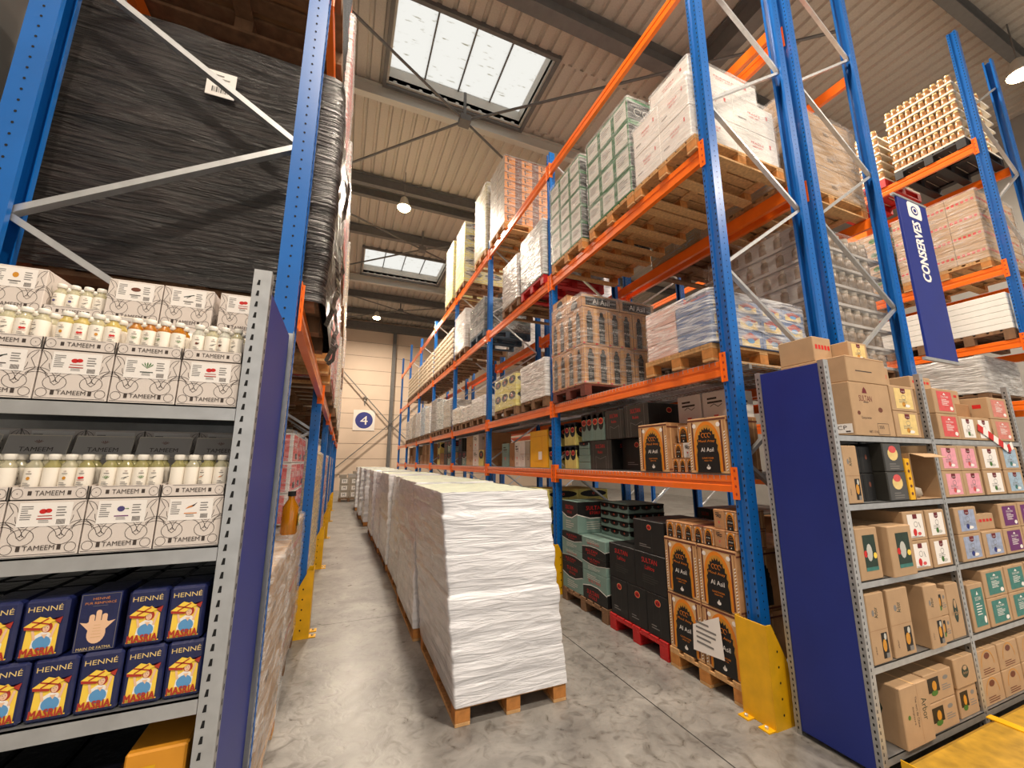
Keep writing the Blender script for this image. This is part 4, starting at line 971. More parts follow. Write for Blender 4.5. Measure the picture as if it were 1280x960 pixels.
f = Fr(b, (-.035, -.0512, .05), (1, 0, 0), (0, 0, 1), .001); f.rect(0, 0, .07, .08, green); f.ell(.035, .04, .02, .025, hennayel, 2, 12)
tag(b.build('oil_bottle', None, (XL - .05, 3.12, .146 + 1.03), RL), 'golden oil bottle standing on the film draped kraft cartons', 'bottle')
# ------------------------------------------------------------------ shelving units
def shelf_post(h):
    k = ('sp', h)
    if k in _pm: return _pm[k]
    b = MB(); b.box(-.0225, 0, 0, .0225, .003, h, zinc_lt); b.box(-.0225, .003, 0, -.0195, .035, h, zinc); b.box(.0195, .003, 0, .0225, .035, h, zinc)
    f = Fr(b, (0, 0, 0), (1, 0, 0), (0, 0, 1), .0008); z = .03
    while z < h - .03:
        f.poly([(-.012, z), (-.004, z), (-.004, z + .016), (-.009, z + .016)], hole); z += .033
    for s in (-1, 1):
        f = Fr(b, (s * .0225, .018, 0), (0, s, 0), (0, 0, 1), .0008); z = .03
        while z < h - .03: f.rect(-.004, z, .004, z + .014, hole); z += .033
    _pm[k] = b.mesh('post'); return _pm[k]
def shelving(label, xs, y0, y1, zs, h, panel_x, z_panel):
    t = thing('shelving_unit', label, 'shelving')
    for x in xs:
        inst(shelf_post(h), 'post', t, (x, y0, 0)); inst(shelf_post(h), 'post', t, (x, y1, 0), PI)
    for xa, xb in zip(xs, xs[1:]):
        for z in zs:
            b = MB(); b.box(xa + .024, y0 + .001, z - .004, xb - .024, y1 - .001, z, zinc); b.box(xa + .024, y0 + .001, z - .036, xb - .024, y0 + .004, z, zinc_lt); b.box(xa + .024, y1 - .004, z - .036, xb - .024, y1 - .001, z, zinc_lt); b.box(xa + .024, y0 + .004, z - .036, xb - .024, y0 + .02, z - .033, zinc)
            b.build('shelf', t)
        b = MB(); b.box(xa + .024, y1 - .001, .04, xb - .024, y1 + .003, h - .05, zinc); b.build('back_panel', t)
    b = MB(); b.box(panel_x - .004, y0 + .036, .03, panel_x + .004, y1 - .036, z_panel, navy, .001); b.build('end_panel', t)
    return t
LY, LYB = 1.29, 1.93
LS = [1.785, 1.43, 1.088, .785, .38, .08]
shelving('galvanised shelving unit with navy end panel holding bottles and henna packs', [-1.57, -.25], LY, LYB, LS, 2.19, -.248, 2.17)
b = MB(); b.box(0, 0, 0, .012, .045, .035, zinc_lt, .002); b.tube((.012, .022, .018), (.018, .022, .018), .008, zinc, 6)
RY, RYB = 1.50, 1.955
RS = [1.80, 1.395, .97, .54, .11]
shelving('galvanised shelving unit with a navy end panel full of kraft tea cartons', [2.735, 3.83, 5.2], RY, RYB, RS, 2.265, 2.72, 2.25)

# ------------------------------------------------------------------ patterned cartons, trays and bottles
def pattern(f, w, h, seed=0):
    """dark interlaced line ornament"""
    L = .0011
    for cx in (w * .0, w * .5, w):
        for r in (.20, .27):
            f.arc(cx, h * .30, w * r, PI * .05 if cx < w * .9 else PI * .5, PI * .95 if cx > 0 else PI * .5, L, ink, 1, 9, h * r * 1.2)
    for cx in (w * .25, w * .75):
        f.arc(cx, h * .34, w * .16, 0, 2 * PI, L, ink, 1, 14, h * .15); f.line([(cx - w * .05, h * .34), (cx, h * .39), (cx + w * .05, h * .34), (cx, h * .29)], L, ink, 1, True)
        f.arc(cx, h * .72, w * .12, PI, 2 * PI, L, ink, 1, 8, h * .2)
    for cx in (0, w):
        s = 1 if cx == 0 else -1
        f.arc(cx + s * w * .1, h * .14, w * .075, 0, 2 * PI, L, ink, 1, 12, h * .085); f.line([(cx + s * w * .02, h * .95), (cx + s * w * .10, h * .8), (cx + s * w * .02, h * .62), (cx + s * w * .14, h * .5)], L, ink, 1)
        f.arc(cx, h * .8, w * .15, 0 if s > 0 else PI * .5, PI * .5 if s > 0 else PI, L, ink, 1, 6, h * .17); f.arc(cx, h * .45, w * .12, 0 if s > 0 else PI * .5, PI * .5 if s > 0 else PI, L, ink, 1, 6, h * .14)
    f.line([(w * .02, h * .035), (w * .98, h * .035)], L, ink, 1)
def motif(f, a, b, r, kind, k):
    if kind == 'leaf':
        for t in (-.9, -.45, 0, .45, .9): f.poly([(a, b - r * .6), (a + r * math.sin(t) - r * .12, b + r * .8 * math.cos(t) - r * .3), (a + r * 1.25 * math.sin(t), b + r * math.cos(t) - r * .1), (a + r * math.sin(t) + r * .14, b + r * .7 * math.cos(t) - r * .3)], green, k)
    elif kind == 'red':
        f.ell(a - r * .35, b, r * .55, r * .45, red, k, 10); f.ell(a + r * .4, b + r * .1, r * .5, r * .4, red, k, 10); f.rect(a - r, b - r * .9, a + r, b - r * .75, brick, k)
    elif kind == 'nut':
        f.ell(a, b, r * .9, r * .5, brown, k, 12)
    elif kind == 'violet':
        f.ell(a - r * .2, b, r * .6, r * .55, mat('violet_print', (.30, .27, .48), .5), k, 10); f.poly([(a, b), (a + r, b + r * .1), (a + r, b - r * .1)], green, k)
    elif kind == 'orange':
        f.poly([(a - r, b - r * .5), (a + r * .2, b - r * .1), (a + r * .5, b + r * .4), (a - r * .5, b)], orange_pr, k); f.poly([(a, b + r * .1), (a + r, b + r * .8), (a + r * .4, b)], blackpr, k)
    elif kind == 'dark':
        f.ell(a, b, r * .55, r * .5, brown, k, 10); f.poly([(a, b), (a + r, b + r * .5), (a + r * .7, b - r * .2)], blackpr, k)
    elif kind == 'twig':
        f.line([(a - r, b - r * .3), (a + r, b + r * .4)], r * .2, dkgreen, k); f.line([(a - r * .4, b - r * .5), (a + r * .4, b + .1 * r)], r * .16, ink, k)
    else:
        f.ell(a, b, r * .5, r * .6, gold, k, 10)
lotus_m = brown
def lotus(f, a, b, r, k):
    for t in (-1.1, -.55, 0, .55, 1.1): f.poly([(a, b - r * .4), (a + r * .8 * math.sin(t) - r * .1, b + r * .4 * math.cos(t)), (a + r * 1.1 * math.sin(t), b + r * .75 * math.cos(t)), (a + r * .8 * math.sin(t) + r * .12, b + r * .35 * math.cos(t))], lotus_m, k)
TW, TD, TH = .1365, .19, .122
_tm = {}
def tameem(kind, TH=TH):
    if (kind, TH) in _tm: return _tm[(kind, TH)]
    b = MB(); w, d, h = TW - .003, TD, TH; b.box(-w / 2, 0, 0, w / 2, d, h, cream, .0015)
    fr = fronts(b, w, d, h, .0004)
    for f, ww in ((fr[0], w), (fr[1], d), (fr[3], d)):
        pattern(f, ww, h)
    f = fr[0]
    f.rect(w * .16, h * .53, w * .84, h * .96, paper, 2); motif(f, w * .5, h * .80, h * .10, kind, 3)
    f.text('TAMEEM', w * .5, h * .15, h * .085, ink, 3, w * .40); f.rect(w * .22, h * .10, w * .27, h * .19, ink, 2); f.rect(w * .73, h * .10, w * .78, h * .19, ink, 2)
    f.rect(w * .40, h * .655, w * .60, h * .675, {'red': brick, 'leaf': dkgreen, 'violet': purple, 'orange': orange_pr}.get(kind, ink), 3)
    for i in range(9): f.rect(w * (.66 + .013 * i), h * .56, w * (.66 + .013 * i + .007), h * .65, ink, 3)
    textlines(f, w * .19, w * .34, h * .90, 7, h * .038, grey, 3, .4, 2); textlines(f, w * .64, w * .82, h * .88, 4, h * .05, grey, 3, .4, 4); textlines(f, w * .43, w * .58, h * .64, 2, h * .03, grey, 3, .4, 5)
    _tm[(kind, TH)] = b.mesh('patterned_carton'); return _tm[(kind, TH)]
def tray_me(flap=1, w=TW - .003):
    k = ('tray', flap)
    if k in _tm: return _tm[k]
    b = MB(); d, h = TD, .030
    b.box(-w / 2, 0, 0, w / 2, d, .002, cream); b.box(-w / 2, 0, 0, w / 2, .002, h, cream); b.box(-w / 2, d - .002, 0, w / 2, d, .10, cream)
    for s in (-1, 1): b.prism([(0, 0), (d, 0), (d, .10), (d * .7, .045), (0, h)][::-1], s * w / 2, s * (w / 2 - .002), cream, 'x')
    f = Fr(b, (-w / 2, 0, 0), (1, 0, 0), (0, 0, 1), .0004)
    f.text('TAMEEM', w * .5, h * .52, h * .36, ink, 2, w * .38); f.rect(w * .22, h * .36, w * .27, h * .68, ink, 1); f.rect(w * .73, h * .36, w * .78, h * .68, ink, 1)
    for c in (.09, .91): f.arc(w * c, h * .5, w * .07, 0, 2 * PI, .0009, ink, 1, 12, h * .36); f.ell(w * c, h * .5, .0012, .0012, ink, 1, 6)
    f.line([(w * .02, h * .06), (w * .98, h * .06)], .0008, ink, 1); f.line([(w * .16, h * .93), (w * .84, h * .93)], .0008, ink, 1)
    if flap == 2:
        b.prism([(d - .002, .10), (d + .014, .158), (d + .012, .158), (d - .004, .10)], -w / 2 + .004, w / 2 - .004, tray_card, 'x')
        f = Fr(b, (-w / 2, d - .004, .10), (1, 0, 0), (0, .016, .058), .0006); f.rect(.005, .0, w - .005, .058, tray_grey, 1); lotus(f, w * .5, .040, .010, 2); f.text('TAMEEM', w * .5, .020, .012, ink, 2, w * .5)
    elif flap:
        b.prism([(d - .002, .10), (d + .028, .128), (d + .027, .130), (d - .004, .10)], -w / 2, w / 2, tray_card, 'x')
        f = Fr(b, (-w / 2, d - .002, .10), (1, 0, 0), (0, .03, .028), .0012); lotus(f, w * .5, .020, .009, 1); f.text('TAMEEM', w * .5, .007, .009, ink, 1, w * .4)
    f = Fr(b, (-w / 2, d - .002, 0), (1, 0, 0), (0, 0, 1), .0006); f.rect(w * .02, .02, w * .98, .098, tray_grey, 1)
    _tm[k] = b.mesh('bottle_tray'); return _tm[k]
_bt = {}
def bottle(loc, rz, liq, kind, label, group):
    k = (liq, kind)
    if k not in _bt:
        b = MB(); b.lathe([(.0135, 0), (.0152, .002), (.0152, .072), (.0138, .078), (.0088, .084), (.0088, .088)], LIQ[liq], 16); body = b.mesh('bottle_body')
        b = MB(); b.lathe([(.0154, .006), (.0156, .007), (.0156, .069), (.0154, .070)], label_m, 16)
        f = Fr(b, (-.011, -.0166, .006), (1, 0, 0), (0, 0, 1), .0002); lotus(f, .011, .055, .0035, 1); f.rect(.006, .0495, .016, .051, ink, 1); motif(f, .011, .040, .0065, kind, 1.1); textlines(f, .004, .018, .030, 3, .004, grey, 1, .4)
        lab = b.mesh('bottle_label')
        b = MB(); b.lathe([(.0105, .0885), (.0112, .090), (.0112, .0995), (.0098, .1015), (.004, .102)], cap_m, 16); cap = b.mesh('bottle_cap')
        _bt[k] = (body, lab, cap)
    t = thing('oil_bottle', label, 'bottle', loc, rz, group)
    for me, n in zip(_bt[k], ('bottle_body', 'bottle_label', 'bottle_cap')): inst(me, n, t)
KN = {'leaf': 'green leaf', 'red': 'red fruit', 'nut': 'brown nut', 'violet': 'violet flower', 'orange': 'orange flower', 'dark': 'dark seed', 'twig': 'dark twig', 'gold': 'golden seed'}
def tname(i): return 'next to the post' if i == 0 else f'{ORD[i]} from the post'
def put(me, name, x, y, z, lab, cat, g, rz=0): return tag(inst(me, name, None, (x, y, z), rz), lab, cat, g)
xr = -.275
def col(i): return xr - TW * (i + .5) - .001
def bottles(i, y, z, liqs, kinds, shelf, n=4, rows=2):
    for r_ in range(rows):
        for q in range(n):
            kd = kinds[(q + r_) % len(kinds)]; lq = liqs[q % len(liqs)]
            bottle((col(i) - TW / 2 + .0225 + (TW - .045) * q / (n - 1) + .001 * random.uniform(-1, 1), y + .022 + .036 * r_ + .002 * random.random(), z + .0025), random.uniform(-.5, .5) if random.random() < .88 else 2.2, lq, kd,
                   f'white capped bottle, {("front", "rear")[r_]} row, {ORD[q]} in tray {tname(i)}, {shelf}', 'oil bottles on the patterned trays')
# upper shelf: bottom cartons, trays with bottles, cartons at the back above
k1 = ['red', 'leaf', 'red', 'twig', 'leaf', 'nut']
for i in range(6):
    put(tameem(k1[i]), 'patterned_carton', col(i), LY + .012, LS[0] + .0005, f'white ornament carton with {KN[k1[i]]} label on the top shelf board, {tname(i)}', 'carton', 'ornament cartons')
    put(tray_me(2 if i in (2, 5) else 1), 'bottle_tray', col(i), LY + .012, LS[0] + .0012 + TH, f'open ornament tray of bottles on the top shelf, {tname(i)}', 'tray', 'bottle trays')
    bottles(i, LY + .012, LS[0] + .0015 + TH, [['clear', 'pale'], ['amber'], ['yellow', 'yellow', 'pale'], ['pale'], ['clear'], ['pale']][i], [['dark', 'twig'], ['leaf'], ['gold', 'red'], ['red', 'twig'], ['red'], ['leaf']][i], 'top shelf')
TB = .137
kb = ['red', 'leaf', 'nut', 'twig', 'leaf', 'red', 'nut']
yb = LY + .012 + TD + .06
bx = lambda i: col(i) - (.018 if i else .003)
for i in range(7):
    for k in range(3):
        if k == 2 and i == 3: continue
        kk = kb[i] if k < 2 else ['red', 'twig', 'nut', 'violet', 'gold', 'orange', 'leaf'][i]
        put(tameem(kk, TB), 'patterned_carton', bx(i), yb + (.003 if k == 2 else 0), LS[0] + .001 + (TB + .001) * k, f'ornament carton with {KN[kk]} label, top shelf back stack, {("bottom", "middle", "upper")[k]} layer, {tname(i)}', 'carton', 'ornament cartons at the back of the top shelf')
put(tray_me(), 'bottle_tray', bx(3), yb + .004, LS[0] + .0015 + (TB + .001) * 2, 'ornament tray with violet label bottles high on the back stack', 'tray', None)
for r_ in range(2):
    for q in range(4): bottle((bx(3) - TW / 2 + .0225 + .0305 * q, yb + .028 + .036 * r_, LS[0] + .0045 + (TB + .001) * 2), random.uniform(-.3, .3), 'pale', 'violet' if q < 2 else 'twig', f'small bottle in the high back tray, {("front", "rear")[r_]} row, {ORD[q]} from left', 'bottles in the high tray')
# second shelf
k2 = ['orange', 'violet', 'red', 'nut', 'leaf', 'red']
for i in range(6):
    put(tameem(k2[i]), 'patterned_carton', col(i), LY + .012, LS[1] + .0005, f'white ornament carton with {KN[k2[i]]} label on the second shelf board, {tname(i)}', 'carton', 'ornament cartons')
    put(tray_me(2), 'bottle_tray', col(i), LY + .012, LS[1] + .0012 + TH, f'open ornament tray of bottles on the second shelf, {tname(i)}', 'tray', 'bottle trays')
    bottles(i, LY + .012, LS[1] + .0015 + TH, [['olive', 'pale'], ['olive'], ['pale', 'olive'], ['pale'], ['yellow'], ['pale']][i], [['orange'], ['leaf', 'twig'], ['gold', 'red'], ['dark'], ['gold'], ['red']][i], 'second shelf')
    for k in range(2):
        kk = ['dark', 'gold', 'red', 'gold', 'leaf', 'nut'][i]
        put(tameem(kk, .15), 'patterned_carton', col(i) - .01, yb + .02, LS[1] + .001 + .151 * k, f'ornament carton with {KN[kk]} label, second shelf back, {("lower", "upper")[k]} layer, {tname(i)}', 'carton', 'ornament cartons at the back of the second shelf')

# henna packs
HW, HD, HH = .0775, .11, .124
def henna(style):
    if ('h', style) in _tm: return _tm[('h', style)]
    b = MB(); w, d, h = HW - .002, HD - .002, HH
    base = henna_card if style != 'back' else henna_dark
    b.box(-w / 2, 0, 0, w / 2, d, h, base, .006 if style != 'hand' else .001)
    f = Fr(b, (-w / 2, 0, 0), (1, 0, 0), (0, 0, 1), .0004)
    if style == 'lady':
        f.text('HENN\u00c9', w * .5, h * .855, h * .105, straw, 1, w * .76)
        f.rect(w * .10, h * .08, w * .90, h * .10, hennayel, 1)
        f.poly([(w * .14, h * .09), (w * .86, h * .09), (w * .86, h * .56), (w * .62, h * .70), (w * .16, h * .56)], hennayel, 1)
        f.poly([(w * .30, h * .21), (w * .34, h * .40), (w * .50, h * .46), (w * .68, h * .44), (w * .76, h * .34), (w * .74, h * .21)], paper, 2); f.ell(w * .54, h * .28, w * .2, h * .115, ltblue, 2.2, 16); f.ell(w * .60, h * .53, w * .125, h * .085, brick, 2.4, 12); f.poly([(w * .50, h * .42), (w * .64, h * .42), (w * .58, h * .35)], skin, 2.6); f.ell(w * .585, h * .515, w * .078, h * .062, skin, 2.8, 12); f.ell(w * .56, h * .525, w * .01, h * .006, blackpr, 3, 6); f.ell(w * .615, h * .525, w * .01, h * .006, blackpr, 3, 6); f.rect(w * .57, h * .485, w * .605, h * .49, brick, 3); f.line([(w * .36, h * .34), (w * .30, h * .5)], w * .06, skin, 2.9); f.line([(w * .72, h * .36), (w * .80, h * .58)], w * .06, skin, 2.9)
        f.poly([(w * .16, h * .56), (w * .20, h * .52), (w * .45, h * .54), (w * .66, h * .62), (w * .92, h * .69), (w * .88, h * .58), (w * .78, h * .62), (w * .66, h * .66), (w * .5, h * .64)], brick, 5)
        f.poly([(w * .10, h * .57), (w * .42, h * .72), (w * .78, h * .64), (w * .48, h * .53)], hennayel, 6); f.poly([(w * .10, h * .57), (w * .48, h * .53), (w * .48, h * .49), (w * .12, h * .52)], brick, 6); f.line([(w * .28, h * .555), (w * .62, h * .68)], w * .035, brick, 7); f.line([(w * .26, h * .645), (w * .64, h * .585)], w * .035, brick, 7)
        f.text('MASRIA', w * .5, h * .15, h * .125, brick, 7, w * .74, 0, w * .008)
    elif style == 'hand':
        f.line([(w * .04, h * .02), (w * .96, h * .02), (w * .96, h * .98), (w * .04, h * .98)], .0008, grey, 1, True)
        f.text('HENN\u00c9', w * .5, h * .91, h * .05, orange_pr, 1, w * .4); f.text('PUR RENFORC\u00c9', w * .5, h * .835, h * .05, orange_pr, 1, w * .74); f.rect(w * .32, h * .775, w * .68, h * .780, grey, 1)
        f.text('MAIN DE FATMA', w * .5, h * .055, h * .045, straw, 1, w * .8)
        f.ell(w * .5, h * .30, w * .22, h * .17, skin, 1, 20); f.rect(w * .29, h * .30, w * .71, h * .52, skin, 1.2)
        for a, t in ((.35, .60), (.5, .67), (.65, .60)): f.rect(w * (a - .065), h * .48, w * (a + .065), h * t, skin, 1.4); f.ell(w * a, h * t, w * .065, h * .035, skin, 1.6, 12)
        for s in (-1, 1): f.poly([(w * (.5 + s * .2), h * .36), (w * (.5 + s * .42), h * .51), (w * (.5 + s * .26), h * .49), (w * (.5 + s * .18), h * .52)][::s], skin, 1.3)
        for q in range(5): f.rect(w * (.38 + .01 * q), h * (.24 + .05 * q), w * (.62 - .01 * q), h * (.247 + .05 * q), tan_lt, 2)
    _tm[('h', style)] = b.mesh('henna_pack'); return _tm[('h', style)]
hx = [-.3125, -.3905, -.470, -.549, -.629, -.711, -.792]
for i, x in enumerate(hx):
    for j in range(4):
        for k in range(2):
            if k == 1 and i == 5 and j == 0: continue
            xx = x - (.012 + .022 * (i >= 3) if k else 0); st = ('hand' if (k == 1 and i == 2 and j == 0) else 'lady') if j == 0 else 'back'
            if st == 'hand': xx -= .012
            nm = 'henna pack with a lady picture' if st == 'lady' else ('henna pack with a pale hand emblem' if st == 'hand' else 'dark wrapped henna pack')
            put(henna(st), 'henna_pack', xx, LY + .012 + HD * j + (.012 if st == 'hand' else 0), LS[2] + .0005 + (HH + .001) * k, f'{nm}, {("lower", "upper")[k]} layer, {ORD[i]} from the post' + (f', {ORD[j]} behind' if j else ''), 'packet', 'henna packs on the third shelf')
# dark long packs and an orange box on the low shelf
pk = MB(); pk.box(-.062, 0, 0, .062, .5, .17, henna_dark, .006); f = Fr(pk, (-.062, 0, 0), (1, 0, 0), (0, 0, 1), .0012)
for q in range(7): f.rect(.012, .03 + .02 * q, .105 - .01 * (q % 3), .036 + .02 * q, brown, 1)
pkm = pk.mesh('dark_pack')
for i in range(5): put(pkm, 'dark_pack', -.47 - .132 * i, LY + .02, LS[3] + .001, f'long dark pack with faint print on the low shelf, {ORD[i]} from the orange box', 'packet', 'dark packs on the low shelf')
b = MB(); b.box(-.058, 0, .12, .058, .45, .20, ochre, .004); b.box(-.058, 0, 0, .058, .45, .119, whitecard, .004); f = Fr(b, (-.058, 0, .125), (1, 0, 0), (0, 0, 1), .001); textlines(f, .01, .09, .045, 2, .016, yellow, 1)
put(b.mesh('orange_box'), 'orange_box', -.345, LY + .02, LS[3] + .001, 'orange box over a white one on the low shelf beside the post', 'box', None)

# ------------------------------------------------------------------ kraft tea cartons
def tea(lc, kind):
    def fn(f, w, h):
        mx_, my_ = w * .17, h * .10
        if kind == 'plain': return
        f.rect(mx_, my_, w - mx_ * .7, h - my_, lc, 1); a0, a1 = mx_, w - mx_ * .7; cx = (a0 + a1) / 2; lw = a1 - a0
        if kind == 'full':
            f.text('SULTAN', cx, h * .68, h * .08, paper, 2, lw * .5); f.poly([(cx - lw * .1, h * .76), (cx + lw * .1, h * .76), (cx, h * .84)], paper, 2); textlines(f, a0 + lw * .25, a1 - lw * .2, h * .58, 5, h * .055, paper, 2, .35); f.ell(a1 - lw * .15, h * .22, lw * .11, h * .08, paper, 2, 10)
        elif kind == 'tab':
            f.poly([(cx - lw * .14, h * .90), (cx - lw * .14, h * .74), (cx, h * .69), (cx + lw * .14, h * .74), (cx + lw * .14, h * .90)], plum, 2); f.text('SULTAN', cx, h * .78, h * .04, paper, 3, lw * .2)
            f.arc(cx, h * .55, lw * .12, 0, 2 * PI, .003, grey, 2, 12, h * .09); f.ell(cx - lw * .05, h * .27, lw * .10, h * .10, {pink: rose, straw: gold, sky: teal, steel_bl: navy}.get(lc, green), 2, 10); f.ell(cx + lw * .14, h * .22, lw * .16, h * .06, {pink: paper, straw: paper, sky: paper, steel_bl: paper}.get(lc, greyw), 2, 10); textlines(f, cx - lw * .3, cx + lw * .3, h * .45, 3, h * .05, grey, 2, .3, 3)
        elif kind == 'flower':
            f.poly([(cx - lw * .14, h * .90), (cx - lw * .14, h * .74), (cx + lw * .14, h * .74), (cx + lw * .14, h * .90)], plum, 2); f.ell(cx - lw * .12, h * .28, lw * .12, h * .13, red, 2, 10); f.ell(cx + lw * .16, h * .22, lw * .12, h * .06, rose, 2, 10); f.arc(cx, h * .55, lw * .12, 0, 2 * PI, .003, grey, 2, 12, h * .09); f.line([(cx + lw * .2, h * .62), (cx + lw * .28, h * .42)], .004, ink, 2); textlines(f, a0 + lw * .1, a1 - lw * .1, h * .15, 2, h * .03, grey, 2)
    fn.__name__ = f'tea_{lc.name}_{kind}'
    return fn
def photo_art(f, w, h):
    f.rect(w * .28, h * .17, w * .84, h * .86, dkgreen, 1); f.ell(w * .52, h * .52, w * .13, h * .17, greyw, 2, 12); f.ell(w * .34, h * .5, w * .08, h * .07, red, 2, 8); f.ell(w * .76, h * .45, w * .08, h * .06, hennayel, 2, 8); f.rect(w * .28, h * .17, w * .84, h * .24, teal, 2)
def arbor_art(f, w, h):
    f.text('Arbor', w * .45, h * .72, w * .20, dkgreen, 1, h * .16, PI / 2); f.ell(w * .30, h * .72, w * .07, h * .05, grey, 1, 8); f.rect(w * .55, h * .06, w * .88, h * .42, blackpr, 1); f.ell(w * .68, h * .24, w * .11, h * .09, gold, 2, 10); f.ell(w * .76, h * .36, w * .07, h * .05, greyw, 2, 8); f.rect(w * .7, h * .06, w * .88, h * .13, grey, 2); f.rect(0, h * .47, w, h * .475, kraft_dk, 1); f.text('arbor', w * .2, h * .2, w * .07, ink, 1, h * .12, PI / 2)
def arbor_big(f, w, h):
    f.text('Arbor', w * .78, h * .55, w * .18, dkgreen, 1, h * .36, -PI / 2); f.text('The vert de Chine', w * .5, h * .55, w * .07, ink, 1, h * .5, -PI / 2); f.text('export', w * .36, h * .5, w * .06, ink, 1, h * .3, -PI / 2); f.rect(w * .58, 0, w * .585, h, kraft_dk, 1); f.ell(w * .2, h * .5, w * .05, h * .04, green, 1, 8)
def arbor_leaf(f, w, h): f.ell(w * .55, h * .55, w * .24, h * .22, dkgreen, 1, 14); f.ell(w * .55, h * .62, w * .1, h * .08, kraft, 2, 10)
def arbor_sm(f, w, h):
    f.rect(w * .1, h * .35, w * .5, h * .85, blackpr, 1); f.ell(w * .32, h * .56, w * .08, h * .18, gold, 2, 10); f.ell(w * .3, h * .32, w * .12, h * .1, green, 2, 8); f.ell(w * .75, h * .72, w * .1, h * .08, grey, 1, 8); textlines(f, w * .58, w * .92, h * .5, 3, h * .08, grey, 1)
def ornate(f, w, h):
    f.ell(w * .5, h * .75, w * .13, h * .12, brown, 1, 10); f.arc(w * .5, h * .4, w * .3, 0, PI, .006, gold, 1); textlines(f, w * .25, w * .8, h * .3, 3, h * .08, brown, 1)
def crest(f, w, h): f.ell(w * .5, h * .5, w * .17, h * .22, dkgreen, 1, 16); f.ell(w * .5, h * .62, w * .1, h * .08, kraft, 2, 10); f.text('Arbor', w * .5, h * .46, h * .1, kraft, 2)
def leaf_big(f, w, h): f.poly([(w * .3, h * .3), (w * .55, h * .4), (w * .75, h * .62), (w * .5, h * .7), (w * .3, h * .55)], dkgreen, 1)
def sultan_big(f, w, h):
    f.text('SULTAN', w * .36, h * .70, h * .11, plum, 1, w * .32); f.poly([(w * .30, h * .80), (w * .42, h * .80), (w * .40, h * .87), (w * .36, h * .92), (w * .32, h * .87)], plum, 1); f.rect(w * .30, h * .62, w * .42, h * .635, ink, 1); f.text('Gunpowder', w * .32, h * .33, h * .06, ink, 1); f.line([(w * .56, h * .03), (w * .84, h * .03), (w * .84, h * .24), (w * .56, h * .24)], .003, ink, 1, True); f.text('3505', w * .66, h * .17, h * .06, ink, 1); f.ell(w * .15, h * .42, w * .04, h * .04, brown, 1, 8); f.ell(w * .70, h * .5, w * .06, h * .05, brown, 1, 8); f.text('NET 12 KG', w * .45, h * .08, h * .045, ink, 1)
def sultan_side(f, w, h):
    f.rect(w * .60, h * .05, w * .97, h * .22, paper, 2); f.text('NCP', w * .80, h * .15, h * .07, ink, 3, w * .2); f.rect(w * .88, h * .065, w * .94, h * .09, ink, 3); f.ell(w * .45, h * .48, w * .15, h * .06, brown, 1, 8); f.rect(w * .1, h * .82, w * .75, h * .92, kraft_dk, 1)
def redprint(f, w, h):
    for q in range(5): f.rect(w * (.10 + .17 * q), h * .50, w * (.22 + .17 * q), h * .68, red, 1)
def top_text(f, w, h): f.rect(w * .2, h * .42, w * .62, h * .46, ink, 1); f.rect(0, h * .93, w, h * .95, kraft_dk, 1)
def blacktea(f, w, h):
    f.rect(.004, .004, w - .004, h - .004, blackpr, 1); f.rect(w * .2, h * .1, w * .25, h * .9, char, 2); f.ell(w * .55, h * .6, w * .1, h * .1, brown, 2, 8)
def greytea(f, w, h):
    f.rect(w * .04, h * .03, w * .96, h * .97, mat('dark_grey_print', (.29, .29, .29), .5), 1); f.ell(w * .5, h * .62, w * .27, h * .24, straw, 2, 14); f.ell(w * .5, h * .78, w * .2, h * .13, rose, 3, 12); textlines(f, w * .25, w * .8, h * .28, 3, h * .08, grey, 2)
def yellowtea(f, w, h):
    f.rect(.002, .002, w - .002, h - .002, sunny, 1)
    for q in range(5): f.ell(w * .5, h * (.15 + .18 * q), w * .22, h * .04, brown, 2, 8)
KB = []
GR = {'r': 'kraft tea cartons with pictured labels'}
def kb(x0, x1, z, zt, y, d, art, lab, base=None, side=art_none, dy=0):
    w, h = x1 - x0, zt - z
    put(carton_mesh(w, d, h, base or kraft, art, side), 'kraft_carton', (x0 + x1) / 2, y, z, lab, 'carton', 'kraft cartons on the end shelf')
F0 = RY + .004
S = RS[0] + .001
kb(2.945, 3.385, S, 2.145, F0, .44, sultan_big, 'largest kraft carton with plum lettering and crest, on the top shelf', None, sultan_side)
kb(2.955, 3.39, 2.147, 2.32, F0, .42, top_text, 'wide closed kraft carton on top of the largest lettered carton')
for k in range(2): kb(3.40, 3.70, S + .178 * k, S + .176 + .178 * k, F0, .40, tea(straw, 'tab'), f'kraft carton with straw yellow label, {("lower", "upper")[k]} one, next to the largest carton')
kb(2.77, 2.935, S, 2.24, F0 + .24, .2, art_kraftplain, 'narrow kraft carton behind the top of the navy panel', None)
kb(2.775, 3.02, 2.322, 2.50, F0 + .20, .22, redprint, 'kraft carton with red printed squares, topmost on the shelf near the navy panel') if 0 else None
kb(2.78, 3.10, 2.242 + .082, 2.47, F0 + .2, .24, redprint, 'kraft carton with red printed squares, topmost near the navy panel') if 0 else None
kb(2.96, 3.16, 2.322, 2.50, F0 + .18, .24, redprint, 'kraft carton with red printed squares, standing on the wide closed carton')
kb(3.17, 3.385, 2.322, 2.46, F0 + .08, .24, tea(straw, 'tab'), 'small kraft carton with yellow label on the wide closed carton')
kb(3.41, 3.74, S + .357, S + .53, F0 + .14, .26, redprint, 'kraft carton with red squares on top of the straw label cartons')
